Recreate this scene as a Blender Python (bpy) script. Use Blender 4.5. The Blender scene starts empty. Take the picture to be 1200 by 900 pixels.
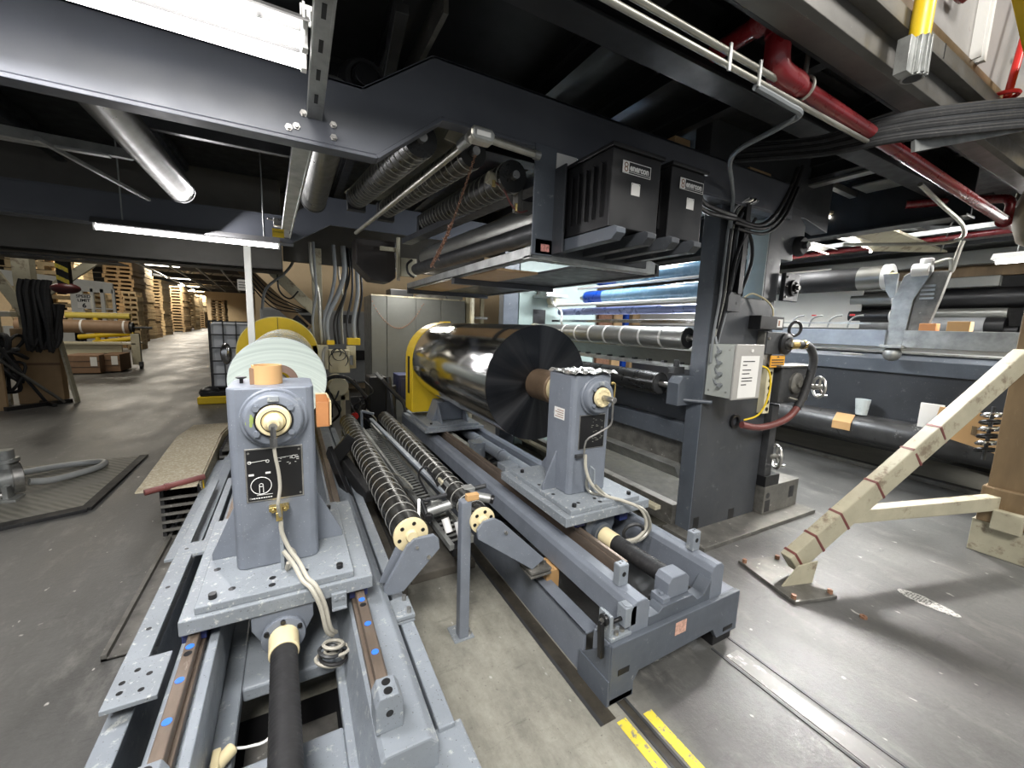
import bpy, bmesh, math, random
from mathutils import Vector, Matrix
R = math.radians
random.seed(7)
scene = bpy.context.scene
COL = scene.collection

# ------------------------------------------------------------------ materials
def _mat(name):
    m = bpy.data.materials.new(name); m.use_nodes = True
    nt = m.node_tree; b = nt.nodes['Principled BSDF']
    return m, nt, b
def _noise(nt, scale, detail=4, rough=.55, stretch=None):
    tc = nt.nodes.new('ShaderNodeTexCoord')
    mp = nt.nodes.new('ShaderNodeMapping')
    nt.links.new(tc.outputs['Object'], mp.inputs[0])
    if stretch: mp.inputs['Scale'].default_value = stretch
    n = nt.nodes.new('ShaderNodeTexNoise')
    n.inputs['Scale'].default_value = scale; n.inputs['Detail'].default_value = detail
    n.inputs['Roughness'].default_value = rough
    nt.links.new(mp.outputs[0], n.inputs['Vector'])
    return n
def _ramp(nt, src, lo, hi, c0=(0,0,0,1), c1=(1,1,1,1)):
    r = nt.nodes.new('ShaderNodeValToRGB')
    r.color_ramp.elements[0].position = lo; r.color_ramp.elements[1].position = hi
    r.color_ramp.elements[0].color = c0; r.color_ramp.elements[1].color = c1
    nt.links.new(src, r.inputs[0]); return r
def _mix(nt, fac, a, b):
    m = nt.nodes.new('ShaderNodeMix'); m.data_type = 'RGBA'
    if isinstance(fac, (int, float)): m.inputs[0].default_value = fac
    else: nt.links.new(fac, m.inputs[0])
    for s, v in ((6, a), (7, b)):
        if isinstance(v, tuple): m.inputs[s].default_value = (*v[:3], 1)
        else: nt.links.new(v, m.inputs[s])
    return m.outputs[2]
def paint(name, col, rough=.45, metal=0., var=.12, scale=5, wear=None, wamt=.3, wscale=30, bump=.0, stretch=None, coat=0., fine=None, famt=.3):
    """paint with broad colour variation, worn or dusty patches (wear) and fine specks (fine)"""
    m, nt, b = _mat(name)
    n = _noise(nt, scale, 5, .6, stretch)
    r = _ramp(nt, n.outputs[0], .3, .7, tuple(c*(1-var) for c in col)+(1,), tuple(min(1, c*(1+var)) for c in col)+(1,))
    out = r.outputs[0]
    if wear:
        n2 = _noise(nt, wscale, 8, .7, stretch)
        lo = .72-.35*wamt
        r2 = _ramp(nt, n2.outputs[0], lo, lo+.09)
        out = _mix(nt, r2.outputs[0], out, wear)
    if fine:
        n3 = _noise(nt, 160, 3, .6)
        lo = .74-.3*famt
        r3 = _ramp(nt, n3.outputs[0], lo, lo+.05)
        out = _mix(nt, r3.outputs[0], out, fine)
    nt.links.new(out, b.inputs['Base Color'])
    n4 = _noise(nt, 12, 4, .6)
    r4 = _ramp(nt, n4.outputs[0], .3, .7, (max(.03, rough-.08),)*3+(1,), (min(1, rough+.1),)*3+(1,))
    nt.links.new(r4.outputs[0], b.inputs['Roughness'])
    b.inputs['Metallic'].default_value = metal
    b.inputs['Coat Weight'].default_value = coat
    if bump:
        bp = nt.nodes.new('ShaderNodeBump'); bp.inputs['Strength'].default_value = bump; bp.inputs['Distance'].default_value = .004
        nt.links.new(n4.outputs[0], bp.inputs['Height']); nt.links.new(bp.outputs[0], b.inputs['Normal'])
    return m
def emit(name, col, s):
    m, nt, b = _mat(name)
    b.inputs['Base Color'].default_value = (*col, 1)
    b.inputs['Emission Color'].default_value = (*col, 1); b.inputs['Emission Strength'].default_value = s
    return m
def glassy(name, col, rough=.1, trans=.8, alpha=1.):
    m, nt, b = _mat(name)
    b.inputs['Base Color'].default_value = (*col, 1); b.inputs['Roughness'].default_value = rough
    b.inputs['Transmission Weight'].default_value = trans; b.inputs['IOR'].default_value = 1.3
    return m

M = {}
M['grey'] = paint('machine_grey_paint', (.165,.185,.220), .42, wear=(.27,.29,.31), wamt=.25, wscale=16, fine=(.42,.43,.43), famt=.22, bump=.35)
M['greypale'] = paint('bed_grey_paint', (.215,.24,.27), .45, wear=(.38,.40,.40), wamt=.42, wscale=26, fine=(.05,.05,.05), famt=.28, bump=.45)  # lighter grey paint, worn and speckled, for beds and small blocks
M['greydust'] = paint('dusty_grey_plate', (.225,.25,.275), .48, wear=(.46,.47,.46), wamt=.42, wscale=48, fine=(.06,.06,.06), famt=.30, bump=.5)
M['slab'] = paint('dark_frame_paint', (.045,.049,.056), .42, var=.2, scale=3, wear=(.11,.115,.12), wamt=.3, wscale=9, fine=(.4,.4,.38), famt=.16, bump=.2)
M['slabedge'] = paint('frame_edge_paint', (.085,.098,.118), .4, var=.15, wear=(.24,.25,.26), wamt=.3, wscale=20, fine=(.35,.35,.35), famt=.15, bump=.35)
M['beam'] = paint('cranked_beam_paint', (.085,.092,.110), .42, var=.12, scale=2, wear=(.14,.15,.17), wamt=.1, bump=.1)
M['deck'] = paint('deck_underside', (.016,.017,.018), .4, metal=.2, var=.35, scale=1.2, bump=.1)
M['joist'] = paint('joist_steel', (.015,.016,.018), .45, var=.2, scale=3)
M['black'] = paint('black_enamel', (.008,.008,.009), .38, var=.2, wear=(.05,.05,.05), wamt=.05)
M['blackrub'] = paint('black_rubber', (.014,.014,.015), .6, var=.3, scale=30, wear=(.05,.047,.042), wamt=.35, wscale=30, bump=.4)
M['steel'] = paint('bare_steel', (.42,.41,.39), .34, metal=.9, var=.25, scale=20, wear=(.2,.17,.13), wamt=.15)
M['chrome'] = paint('polished_steel', (.6,.6,.6), .16, metal=1., var=.08)
M['drum'] = paint('dull_steel_roller', (.30,.30,.28), .38, metal=.75, var=.12, scale=3, wear=(.45,.44,.42), wamt=.12, stretch=(1,.3,1))
M['rail'] = paint('brown_oiled_rail', (.21,.165,.13), .4, metal=.55, var=.25, scale=14, wear=(.38,.33,.28), wamt=.25, stretch=(1,.25,1))
M['galv'] = paint('galvanised_steel', (.38,.39,.38), .4, metal=.7, var=.3, scale=9, wear=(.6,.6,.58), wamt=.18, bump=.1)
M['conduit'] = paint('conduit_steel', (.42,.41,.36), .35, metal=.7, var=.15, scale=8)
M['roller'] = paint('dark_roller_rubber', (.028,.028,.027), .3, var=.2, metal=.4, scale=7)
M['tape'] = paint('white_tape', (.72,.70,.66), .5, var=.08)
M['cream'] = paint('cream_casting', (.72,.62,.38), .45, var=.08, fine=(.2,.15,.08), famt=.06)
M['creampaint'] = paint('dirty_cream_paint', (.40,.37,.27), .5, var=.15, scale=5, wear=(.20,.16,.11), wamt=.48, wscale=7, fine=(.06,.05,.04), famt=.12, bump=.2)
M['yellow'] = paint('yellow_paint', (.80,.55,.02), .38, var=.06, wear=(.5,.34,.03), wamt=.08)
M['yellowfl'] = paint('yellow_floor_mark', (.72,.58,.06), .6, var=.1, wear=(.22,.21,.19), wamt=.55, wscale=30)
M['ply'] = paint('wood_board', (.50,.33,.17), .6, var=.15, scale=6, stretch=(1,6,6))
M['card'] = paint('cardboard', (.50,.30,.13), .7, var=.06)
M['cardin'] = paint('tan_cardboard', (.42,.28,.15), .75, var=.1)
M['darkcard'] = paint('brown_carton', (.22,.13,.075), .7, var=.15, wear=(.35,.22,.13), wamt=.2)
M['mint'] = paint('mint_green_paint', (.24,.30,.28), .45, var=.08, wear=(.30,.32,.30), wamt=.15)
M['cab'] = paint('grey_cabinet_paint', (.16,.165,.155), .4, metal=.2, var=.08, wear=(.25,.22,.18), wamt=.08)
M['white'] = paint('white_paint', (.62,.62,.58), .5, var=.06)
M['web'] = paint('white_paper_web', (.72,.70,.64), .55, var=.02)
M['paper'] = paint('paper_label', (.74,.73,.70), .6, var=.03)
M['blueroll'] = paint('blue_rubber_roller', (.20,.36,.52), .25, var=.05, coat=.3)
M['bluedark'] = paint('deep_blue_band', (.01,.06,.38), .3, var=.05)
M['red'] = paint('red_pipe_paint', (.20,.012,.016), .3, var=.15, coat=.3)
M['redbright'] = paint('red_enamel', (.62,.02,.015), .35, var=.08)
M['hosered'] = paint('dark_red_hose', (.15,.045,.04), .4, var=.2)
M['ring'] = paint('pale_wire', (.34,.34,.30), .4, var=.1)
M['tanwall'] = paint('tan_wall_paint', (.50,.38,.23), .7, var=.05)
M['orange'] = paint('orange_plastic', (.55,.24,.09), .55, var=.12, wear=(.65,.4,.2), wamt=.25)
M['mint_film'] = None
M['bluetape'] = paint('blue_plug', (.03,.16,.75), .4, var=.1)
M['brass'] = paint('brass', (.55,.42,.16), .3, metal=.9)
M['rust'] = paint('rusty_chain', (.30,.16,.10), .6, metal=.3, var=.4, scale=60)
M['brown'] = paint('brown_rusty_column', (.17,.115,.06), .5, metal=.2, var=.3, scale=6, wear=(.30,.22,.13), wamt=.3, stretch=(1,1,.2))
M['dkgrey'] = paint('dark_grey_steel', (.05,.052,.055), .45, metal=.3, var=.3, scale=8)
M['greenstain'] = paint('green_stain', (.28,.36,.10), .5, var=.2)
M['steeldirty'] = paint('dirty_steel', (.17,.165,.15), .45, metal=.5, var=.35, scale=12, wear=(.5,.48,.44), wamt=.3, wscale=26)
M['plastic_grey'] = paint('grey_conduit_plastic', (.20,.215,.225), .5, var=.1)
M['ibc'] = paint('translucent_tank', (.72,.75,.80), .4, var=.06)
M['woven'] = None
M['lamp'] = emit('lamp_tube', (1., .97, .95), 10)
M['hosebeige'] = paint('beige_hose', (.42,.40,.34), .5, var=.15, wear=(.2,.18,.14), wamt=.25)
M['reflector'] = paint('lamp_reflector', (.12,.12,.12), .4, metal=.3)
M['lampdim'] = emit('distant_lamp', (1., .95, .85), 7)
M['cream_box'] = paint('cream_box_paint', (.60,.55,.38), .5, var=.07, fine=(.25,.2,.12), famt=.08)
M['opal'] = paint('white_plastic', (.78,.78,.76), .35, var=.03)

def film_mat():
    m, nt, b = _mat('mirror_black_film')
    n = _noise(nt, 6, 3, .5, (1.,.15,1.))
    r = _ramp(nt, n.outputs[0], .35, .65, (.62,.62,.63,1), (.80,.79,.77,1))
    nt.links.new(r.outputs[0], b.inputs['Base Color'])
    b.inputs['Metallic'].default_value = 1.; b.inputs['Roughness'].default_value = .12
    n2 = _noise(nt, 30, 2, .5, (6,.12,6)); bp = nt.nodes.new('ShaderNodeBump'); bp.inputs['Strength'].default_value = .12; bp.inputs['Distance'].default_value = .004
    nt.links.new(n2.outputs[0], bp.inputs['Height']); nt.links.new(bp.outputs[0], b.inputs['Normal'])
    return m
M['film'] = film_mat()
def film_end_mat(name, col, aniso, rough, metal):
    m, nt, b = _mat(name)
    b.inputs['Base Color'].default_value = (*col, 1); b.inputs['Metallic'].default_value = metal; b.inputs['Roughness'].default_value = rough
    b.inputs['Anisotropic'].default_value = aniso
    t = nt.nodes.new('ShaderNodeTangent'); t.direction_type = 'RADIAL'; t.axis = 'Y'
    nt.links.new(t.outputs[0], b.inputs['Tangent'])
    return m
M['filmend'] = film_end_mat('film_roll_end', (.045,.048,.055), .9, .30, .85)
def _radial_sheen(m):
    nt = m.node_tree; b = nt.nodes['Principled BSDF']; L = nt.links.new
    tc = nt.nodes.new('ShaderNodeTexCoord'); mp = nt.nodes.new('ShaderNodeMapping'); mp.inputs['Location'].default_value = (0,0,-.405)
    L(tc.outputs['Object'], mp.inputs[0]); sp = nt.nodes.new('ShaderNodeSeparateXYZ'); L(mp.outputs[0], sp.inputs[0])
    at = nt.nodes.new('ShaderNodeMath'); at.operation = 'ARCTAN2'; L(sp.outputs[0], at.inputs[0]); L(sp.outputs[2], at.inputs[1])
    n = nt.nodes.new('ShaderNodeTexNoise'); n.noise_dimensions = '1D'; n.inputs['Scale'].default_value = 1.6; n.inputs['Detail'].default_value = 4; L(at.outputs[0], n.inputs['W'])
    r = _ramp(nt, n.outputs[0], .45, .75, (.022,.024,.028,1), (.07,.071,.075,1)); L(r.outputs[0], b.inputs['Base Color'])  # radial highlight wedges painted into the base colour by angle
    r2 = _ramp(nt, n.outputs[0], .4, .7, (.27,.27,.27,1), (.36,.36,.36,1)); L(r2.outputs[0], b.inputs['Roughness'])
_radial_sheen(M['filmend'])
def white_end():
    m, nt, b = _mat('pale_film_roll_end')
    tc = nt.nodes.new('ShaderNodeTexCoord'); mp = nt.nodes.new('ShaderNodeMapping'); mp.inputs['Scale'].default_value = (1,0,1)
    nt.links.new(tc.outputs['Object'], mp.inputs[0])
    ln = nt.nodes.new('ShaderNodeVectorMath'); ln.operation = 'LENGTH'; nt.links.new(mp.outputs[0], ln.inputs[0])
    n = nt.nodes.new('ShaderNodeTexNoise'); n.noise_dimensions = '1D'; n.inputs['Scale'].default_value = 60; n.inputs['Detail'].default_value = 5
    nt.links.new(ln.outputs['Value'], n.inputs['W'])
    r = _ramp(nt, n.outputs[0], .35, .6, (.52,.60,.55,1), (.64,.72,.66,1))
    nt.links.new(r.outputs[0], b.inputs['Base Color']); b.inputs['Roughness'].default_value = .45
    return m
M['whiteend'] = white_end()
M['whitefilm'] = paint('pale_film', (.62,.68,.66), .22, var=.04, stretch=(1,.2,1), coat=.4)

def grating_mat():
    m, nt, b = _mat('woven_tan_cover')
    tc = nt.nodes.new('ShaderNodeTexCoord')
    w = nt.nodes.new('ShaderNodeTexWave'); w.inputs['Scale'].default_value = 32; w.inputs['Distortion'].default_value = 2.5; w.inputs['Detail'].default_value = 2; w.inputs['Detail Scale'].default_value = 3
    w.bands_direction = 'Y'
    nt.links.new(tc.outputs['Object'], w.inputs['Vector'])
    n = _noise(nt, 60, 4, .6)
    a = _ramp(nt, w.outputs[0], .2, .8, (.24,.20,.13,1), (.42,.37,.26,1))
    c = _ramp(nt, n.outputs[0], .45, .7)
    nt.links.new(_mix(nt, c.outputs[0], a.outputs[0], (.50,.46,.36)), b.inputs['Base Color']); b.inputs['Roughness'].default_value = .8
    bp = nt.nodes.new('ShaderNodeBump'); bp.inputs['Strength'].default_value = .5; bp.inputs['Distance'].default_value = .005
    nt.links.new(w.outputs[0], bp.inputs['Height']); nt.links.new(bp.outputs[0], b.inputs['Normal'])
    return m
M['woven'] = grating_mat()

def mat_rubber():
    m, nt, b = _mat('ribbed_floor_mat')
    tc = nt.nodes.new('ShaderNodeTexCoord')
    w = nt.nodes.new('ShaderNodeTexWave'); w.inputs['Scale'].default_value = 9; w.inputs['Distortion'].default_value = 1.5; w.bands_direction = 'DIAGONAL'
    nt.links.new(tc.outputs['Object'], w.inputs['Vector'])
    n = _noise(nt, 3, 6, .65)
    a = _ramp(nt, w.outputs[0], .1, .9, (.15,.145,.12,1), (.26,.25,.21,1))
    c = _ramp(nt, n.outputs[0], .4, .65)
    nt.links.new(_mix(nt, c.outputs[0], a.outputs[0], (.22,.215,.19)), b.inputs['Base Color']); b.inputs['Roughness'].default_value = .6
    bp = nt.nodes.new('ShaderNodeBump'); bp.inputs['Strength'].default_value = .4; bp.inputs['Distance'].default_value = .004
    nt.links.new(w.outputs[0], bp.inputs['Height']); nt.links.new(bp.outputs[0], b.inputs['Normal'])
    return m
M['mat'] = mat_rubber()

def floor_mat():
    m, nt, b = _mat('worn_concrete')
    L = nt.links.new
    tc = nt.nodes.new('ShaderNodeTexCoord')
    sep = nt.nodes.new('ShaderNodeSeparateXYZ'); L(tc.outputs['Object'], sep.inputs[0])
    big = _noise(nt, .9, 7, .62, (1.6,.7,1)); mid = _noise(nt, 5, 8, .7, (1.5,.6,1)); fine = _noise(nt, 45, 6, .7); specks = _noise(nt, 52, 5, .75)
    grey = _ramp(nt, big.outputs[0], .32, .68, (.050,.050,.049,1), (.150,.149,.142,1)).outputs[0]
    g2 = _ramp(nt, mid.outputs[0], .52, .75)
    mm = nt.nodes.new('ShaderNodeMath'); mm.operation = 'MULTIPLY'; mm.inputs[1].default_value = .7; L(g2.outputs[0], mm.inputs[0])
    grey = _mix(nt, mm.outputs[0], grey, (.21,.205,.19))
    bare = _ramp(nt, mid.outputs[0], .3, .7, (.17,.165,.14,1), (.34,.33,.28,1)).outputs[0]
    f = _ramp(nt, specks.outputs[0], .62, .66)
    fm_ = nt.nodes.new('ShaderNodeMath'); fm_.operation = 'MULTIPLY'; fm_.inputs[1].default_value = .7; L(f.outputs[0], fm_.inputs[0]); bare = _mix(nt, fm_.outputs[0], bare, (.09,.085,.075))
    # bare unpainted strip between the two stands: x .35 .. 1.07, y below 2.6, ragged edges
    def edge(sock, pos, w, flip=False):
        a = nt.nodes.new('ShaderNodeMath'); a.operation = 'MULTIPLY_ADD'; L(mid.outputs[0], a.inputs[0]); a.inputs[1].default_value = .35; L(sock, a.inputs[2])
        mr = nt.nodes.new('ShaderNodeMapRange'); mr.inputs[1].default_value = pos+.17-w; mr.inputs[2].default_value = pos+.17+w
        if flip: mr.inputs[3].default_value = 1; mr.inputs[4].default_value = 0
        L(a.outputs[0], mr.inputs[0]); return mr.outputs[0]
    e1 = edge(sep.outputs[0], -.3, .2); e2 = edge(sep.outputs[0], 1.15, .12, True); e3 = edge(sep.outputs[1], 2.3, .5, True)
    m1 = nt.nodes.new('ShaderNodeMath'); m1.operation = 'MULTIPLY'; L(e1, m1.inputs[0]); L(e2, m1.inputs[1])
    m2 = nt.nodes.new('ShaderNodeMath'); m2.operation = 'MULTIPLY'; L(m1.outputs[0], m2.inputs[0]); L(e3, m2.inputs[1])
    out = _mix(nt, m2.outputs[0], grey, bare)
    # small scuffs and white flecks
    s2 = _noise(nt, 22, 2, .5, (1,.5,1)); s3 = _ramp(nt, s2.outputs[0], .72, .75)
    out = _mix(nt, s3.outputs[0], out, (.42,.41,.38))
    s4 = _noise(nt, 8, 8, .75, (.5,2.2,1)); s5 = _ramp(nt, s4.outputs[0], .58, .72)
    m5 = nt.nodes.new('ShaderNodeMath'); m5.operation = 'MULTIPLY'; m5.inputs[1].default_value = .5; L(s5.outputs[0], m5.inputs[0])
    out = _mix(nt, m5.outputs[0], out, (.035,.035,.035))
    ff = nt.nodes.new('ShaderNodeMath'); ff.operation = 'MULTIPLY_ADD'; L(fine.outputs[0], ff.inputs[0]); ff.inputs[1].default_value = .5; ff.inputs[2].default_value = .75
    vm = nt.nodes.new('ShaderNodeVectorMath'); vm.operation = 'SCALE'; L(out, vm.inputs[0]); L(ff.outputs[0], vm.inputs['Scale'])
    L(vm.outputs[0], b.inputs['Base Color'])
    rr = _ramp(nt, big.outputs[0], .35, .65, (.32,.32,.32,1), (.55,.55,.55,1))
    rm = _mix(nt, m2.outputs[0], rr.outputs[0], (.65,.65,.65)); L(rm, b.inputs['Roughness'])
    bp = nt.nodes.new('ShaderNodeBump'); bp.inputs['Strength'].default_value = .25; bp.inputs['Distance'].default_value = .006
    L(fine.outputs[0], bp.inputs['Height']); L(bp.outputs[0], b.inputs['Normal'])
    return m
M['floor'] = floor_mat()

# ------------------------------------------------------------------ mesh builder (world coordinates)
class MB:
    def __init__(s): s.v = []; s.f = []; s.sm = []; s.isl = []
    def add(s, vs, fs, smooth=False):
        o = len(s.v); s.isl.append((o, len(s.f))); s.v += [tuple(v) for v in vs]; s.f += [tuple(i+o for i in f) for f in fs]; s.sm += [smooth]*len(fs); return s
    def box(s, x0, x1, y0, y1, z0, z1):
        return s.add([(x0,y0,z0),(x1,y0,z0),(x1,y1,z0),(x0,y1,z0),(x0,y0,z1),(x1,y0,z1),(x1,y1,z1),(x0,y1,z1)],
                     [(3,2,1,0),(4,5,6,7),(0,1,5,4),(1,2,6,5),(2,3,7,6),(3,0,4,7)])
    def bar(s, p, q, w, h, up=(0,0,1), w2=None, h2=None):
        """box beam from p to q, w across and h along up"""
        p = Vector(p); q = Vector(q); d = (q-p).normalized(); u = Vector(up)
        a = d.cross(u)
        if a.length < 1e-4: a = d.cross(Vector((1,0,0)))
        a.normalize(); u = a.cross(d).normalized()
        vs = []
        for c, ww, hh in ((p, w, h), (q, w2 or w, h2 or h)):
            vs += [c-a*ww/2-u*hh/2, c+a*ww/2-u*hh/2, c+a*ww/2+u*hh/2, c-a*ww/2+u*hh/2]
        return s.add(vs, [(3,2,1,0),(4,5,6,7),(0,1,5,4),(1,2,6,5),(2,3,7,6),(3,0,4,7)])
    def lathe(s, p, d, prof, n=32, cap=True, smooth=True):
        """profile [(t, r)...] turned about the line p + t*d"""
        p = Vector(p); d = Vector(d).normalized()
        a = d.cross(Vector((0,0,1)))
        if a.length < 1e-3: a = d.cross(Vector((1,0,0)))
        a.normalize(); b = d.cross(a)
        # split rings where the profile bends sharply is left to auto smooth by angle
        vs = []; fs = []
        for t, r in prof:
            for k in range(n):
                an = 2*math.pi*k/n; vs.append(p+d*t+(a*math.cos(an)+b*math.sin(an))*r)
        for i in range(len(prof)-1):
            for k in range(n):
                k2 = (k+1) % n
                fs.append((i*n+k, i*n+k2, (i+1)*n+k2, (i+1)*n+k))
        s.add(vs, fs, smooth)
        if cap:
            o = len(s.v)-len(vs); m = len(prof)
            s.f.append(tuple(o+k for k in reversed(range(n)))); s.sm.append(False)
            s.f.append(tuple(o+(m-1)*n+k for k in range(n))); s.sm.append(False)
        return s
    def cyl(s, p, q, r, n=24, r2=None):
        p = Vector(p); q = Vector(q)
        return s.lathe(p, q-p, [(0, r), ((q-p).length, r if r2 is None else r2)], n)
    def hollow(s, p, q, ro, ri, n=32):
        p = Vector(p); q = Vector(q); L = (q-p).length
        return s.lathe(p, q-p, [(0, ri), (0, ro), (L, ro), (L, ri), (0, ri)], n, cap=False)
    def torus(s, c, ax, R_, r, n=28, m=6):
        c = Vector(c); ax = Vector(ax).normalized(); a = ax.cross(Vector((0,0,1)))
        if a.length < 1e-3: a = ax.cross(Vector((1,0,0)))
        a.normalize(); b = ax.cross(a); vs = []; fs = []
        for i in range(n):
            an = 2*math.pi*i/n; d = a*math.cos(an)+b*math.sin(an)
            for j in range(m):
                am = 2*math.pi*j/m; vs.append(c+d*(R_+r*math.cos(am))+ax*r*math.sin(am))
        for i in range(n):
            for j in range(m):
                i2 = (i+1) % n; j2 = (j+1) % m
                fs.append((i*m+j, i2*m+j, i2*m+j2, i*m+j2))
        return s.add(vs, fs, True)
    def tube(s, pts, r, n=8, steps=6, smooth=True):
        """round tube through points (Catmull-Rom when steps > 1)"""
        P = [Vector(p) for p in pts]
        if steps > 1 and len(P) > 2:
            Q = []
            for i in range(len(P)-1):
                p0 = P[max(i-1, 0)]; p1 = P[i]; p2 = P[i+1]; p3 = P[min(i+2, len(P)-1)]
                for k in range(steps):
                    t = k/steps
                    Q.append(.5*((2*p1)+(-p0+p2)*t+(2*p0-5*p1+4*p2-p3)*t*t+(-p0+3*p1-3*p2+p3)*t*t*t))
            Q.append(P[-1]); P = Q
        vs = []; fs = []; u = None
        for i, p in enumerate(P):
            d = (P[min(i+1, len(P)-1)]-P[max(i-1, 0)]).normalized()
            if u is None:
                u = d.orthogonal().normalized()
            else:
                u = (u-d*u.dot(d)); u = u.normalized() if u.length > 1e-5 else d.orthogonal().normalized()
            w = d.cross(u)
            for k in range(n):
                a = 2*math.pi*k/n; vs.append(p+(u*math.cos(a)+w*math.sin(a))*r)
        for i in range(len(P)-1):
            for k in range(n):
                k2 = (k+1) % n; fs.append((i*n+k, (i+1)*n+k, (i+1)*n+k2, i*n+k2))
        fs.append(tuple(range(n))); fs.append(tuple((len(P)-1)*n+k for k in reversed(range(n))))
        return s.add(vs, fs, smooth)
    def prism(s, poly, plane, a, b):
        """outline poly in plane 'xz' (extruded in y), 'yz' (in x) or 'xy' (in z) from a to b"""
        f = {'xz': lambda p, t: (p[0], t, p[1]), 'yz': lambda p, t: (t, p[0], p[1]), 'xy': lambda p, t: (p[0], p[1], t)}[plane]
        n = len(poly); vs = [f(p, a) for p in poly]+[f(p, b) for p in poly]
        return s.add(vs, [tuple(range(n)), tuple(reversed(range(n, 2*n)))]+[(i, i+n, (i+1) % n+n, (i+1) % n) for i in range(n)])
    def bolt(s, p, d, r=.009, h=.008):
        return s.lathe(Vector(p), d, [(0, r), (h, r)], 6, smooth=False)
    def ball(s, c, r, n=12, sc=(1,1,1)):
        c = Vector(c); vs = []; fs = []; m = n//2
        for i in range(m+1):
            t = math.pi*i/m
            for k in range(n):
                a = 2*math.pi*k/n; vs.append(c+Vector((math.sin(t)*math.cos(a)*r*sc[0], math.sin(t)*math.sin(a)*r*sc[1], math.cos(t)*r*sc[2])))
        for i in range(m):
            for k in range(n): fs.append((i*n+k, (i+1)*n+k, (i+1)*n+(k+1) % n, i*n+(k+1) % n))
        return s.add(vs, fs, True)

def mesh_of(name, mb, mat, origin, bevel=0., cal=True):
    me = bpy.data.meshes.new(name)
    o = Vector(origin)
    me.from_pydata([Vector(v)-o for v in mb.v], [], mb.f)
    me.polygons.foreach_set('use_smooth', mb.sm)
    bm = bmesh.new(); bm.from_mesh(me); bmesh.ops.recalc_face_normals(bm, faces=bm.faces[:]); bm.to_mesh(me); bm.free()
    me.materials.append(M[mat] if isinstance(mat, str) else mat)
    if any(mb.sm): me.set_sharp_from_angle(angle=R(38))
    ob = bpy.data.objects.new(name, me); COL.objects.link(ob)
    if bevel:
        md = ob.modifiers.new('bevel', 'BEVEL'); md.width = bevel; md.segments = 2; md.limit_method = 'ANGLE'; md.angle_limit = R(40)
    return ob
ORG = {}
def T(name, label, cat, loc, group=None):
    o = bpy.data.objects.new(name, None); COL.objects.link(o); o.location = loc; o.empty_display_size = .1
    o['label'] = label; o['category'] = cat
    if group: o['group'] = group
    ORG[o.name] = Vector(loc); return o
def P(name, mb, mat, parent, bevel=0., label=None):
    """a part (or sub-part) of a thing; vertices given in world coordinates"""
    org = ORG[parent.name]
    ob = mesh_of(name, mb, mat, org, bevel); ob.parent = parent; ORG[ob.name] = org
    if label: ob['label'] = label
    return ob
def S(name, mb, mat, label=None, cat=None, group=None, bevel=0., kind=None, org=None):
    xs = [v[0] for v in mb.v]; ys = [v[1] for v in mb.v]; zs = [v[2] for v in mb.v]
    org = Vector(org or ((min(xs)+max(xs))/2, (min(ys)+max(ys))/2, min(zs)))
    ob = mesh_of(name, mb, mat, org, bevel); ob.location = org; ORG[ob.name] = org
    if label: ob['label'] = label
    if cat: ob['category'] = cat
    if group: ob['group'] = group
    if kind: ob['kind'] = kind
    return ob
def PX(name, mb, mat, parent, bevel=0., label=None):
    """every separate piece of mb becomes a part of its own"""
    r = []; ends = mb.isl[1:]+[(len(mb.v), len(mb.f))]
    for (v0, f0), (v1, f1) in zip(mb.isl, ends):
        q = MB(); q.v = mb.v[v0:v1]; q.f = [tuple(i-v0 for i in f) for f in mb.f[f0:f1]]; q.sm = mb.sm[f0:f1]; q.isl = [(0,0)]
        r.append(P(name, q, mat, parent, bevel, label))
    return r
def dup(root, d, label=None, group=None):
    def cp(o, par):
        c = o.copy(); COL.objects.link(c); c.parent = par
        for ch in o.children: cp(ch, c)
        return c
    r = cp(root, None); r.location = root.location+Vector(d)
    ORG[r.name] = r.location.copy()
    if label: r['label'] = label
    if group: r['group'] = group
    return r
def text_mb(txt, size, origin, right, upv, thick=.0008, bold=0., align='LEFT', sx=1.):
    """letters as a thin mesh standing in the plane (right, upv)"""
    cu = bpy.data.curves.new('t', 'FONT'); cu.body = txt; cu.size = size; cu.extrude = thick; cu.offset = bold*size; cu.align_x = align; cu.resolution_u = 3
    ob = bpy.data.objects.new('t', cu); COL.objects.link(ob)
    bpy.context.view_layer.update()
    me = bpy.data.meshes.new_from_object(ob.evaluated_get(bpy.context.evaluated_depsgraph_get()))
    right = Vector(right).normalized(); upv = Vector(upv).normalized(); nn = right.cross(upv)
    mb = MB(); mb.add([Vector(origin)+right*v.co.x*sx+upv*v.co.y+nn*v.co.z for v in me.vertices], [tuple(p.vertices) for p in me.polygons])
    bpy.data.objects.remove(ob); bpy.data.curves.remove(cu); bpy.data.meshes.remove(me)
    return mb
X = (1,0,0); Y = (0,1,0); Z = (0,0,1); NY = (0,-1,0)
# ================================================================== SETTING
def struct(name, mb, mat, bevel=0.): return S(name, mb, mat, kind='structure', bevel=bevel)
m = MB(); m.add([(-40,-8,0),(24,-8,0),(24,110,0),(-40,110,0)], [(0,1,2,3)])
fl = S('floor', m, 'floor', kind='structure', org=(0,0,0))
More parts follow.
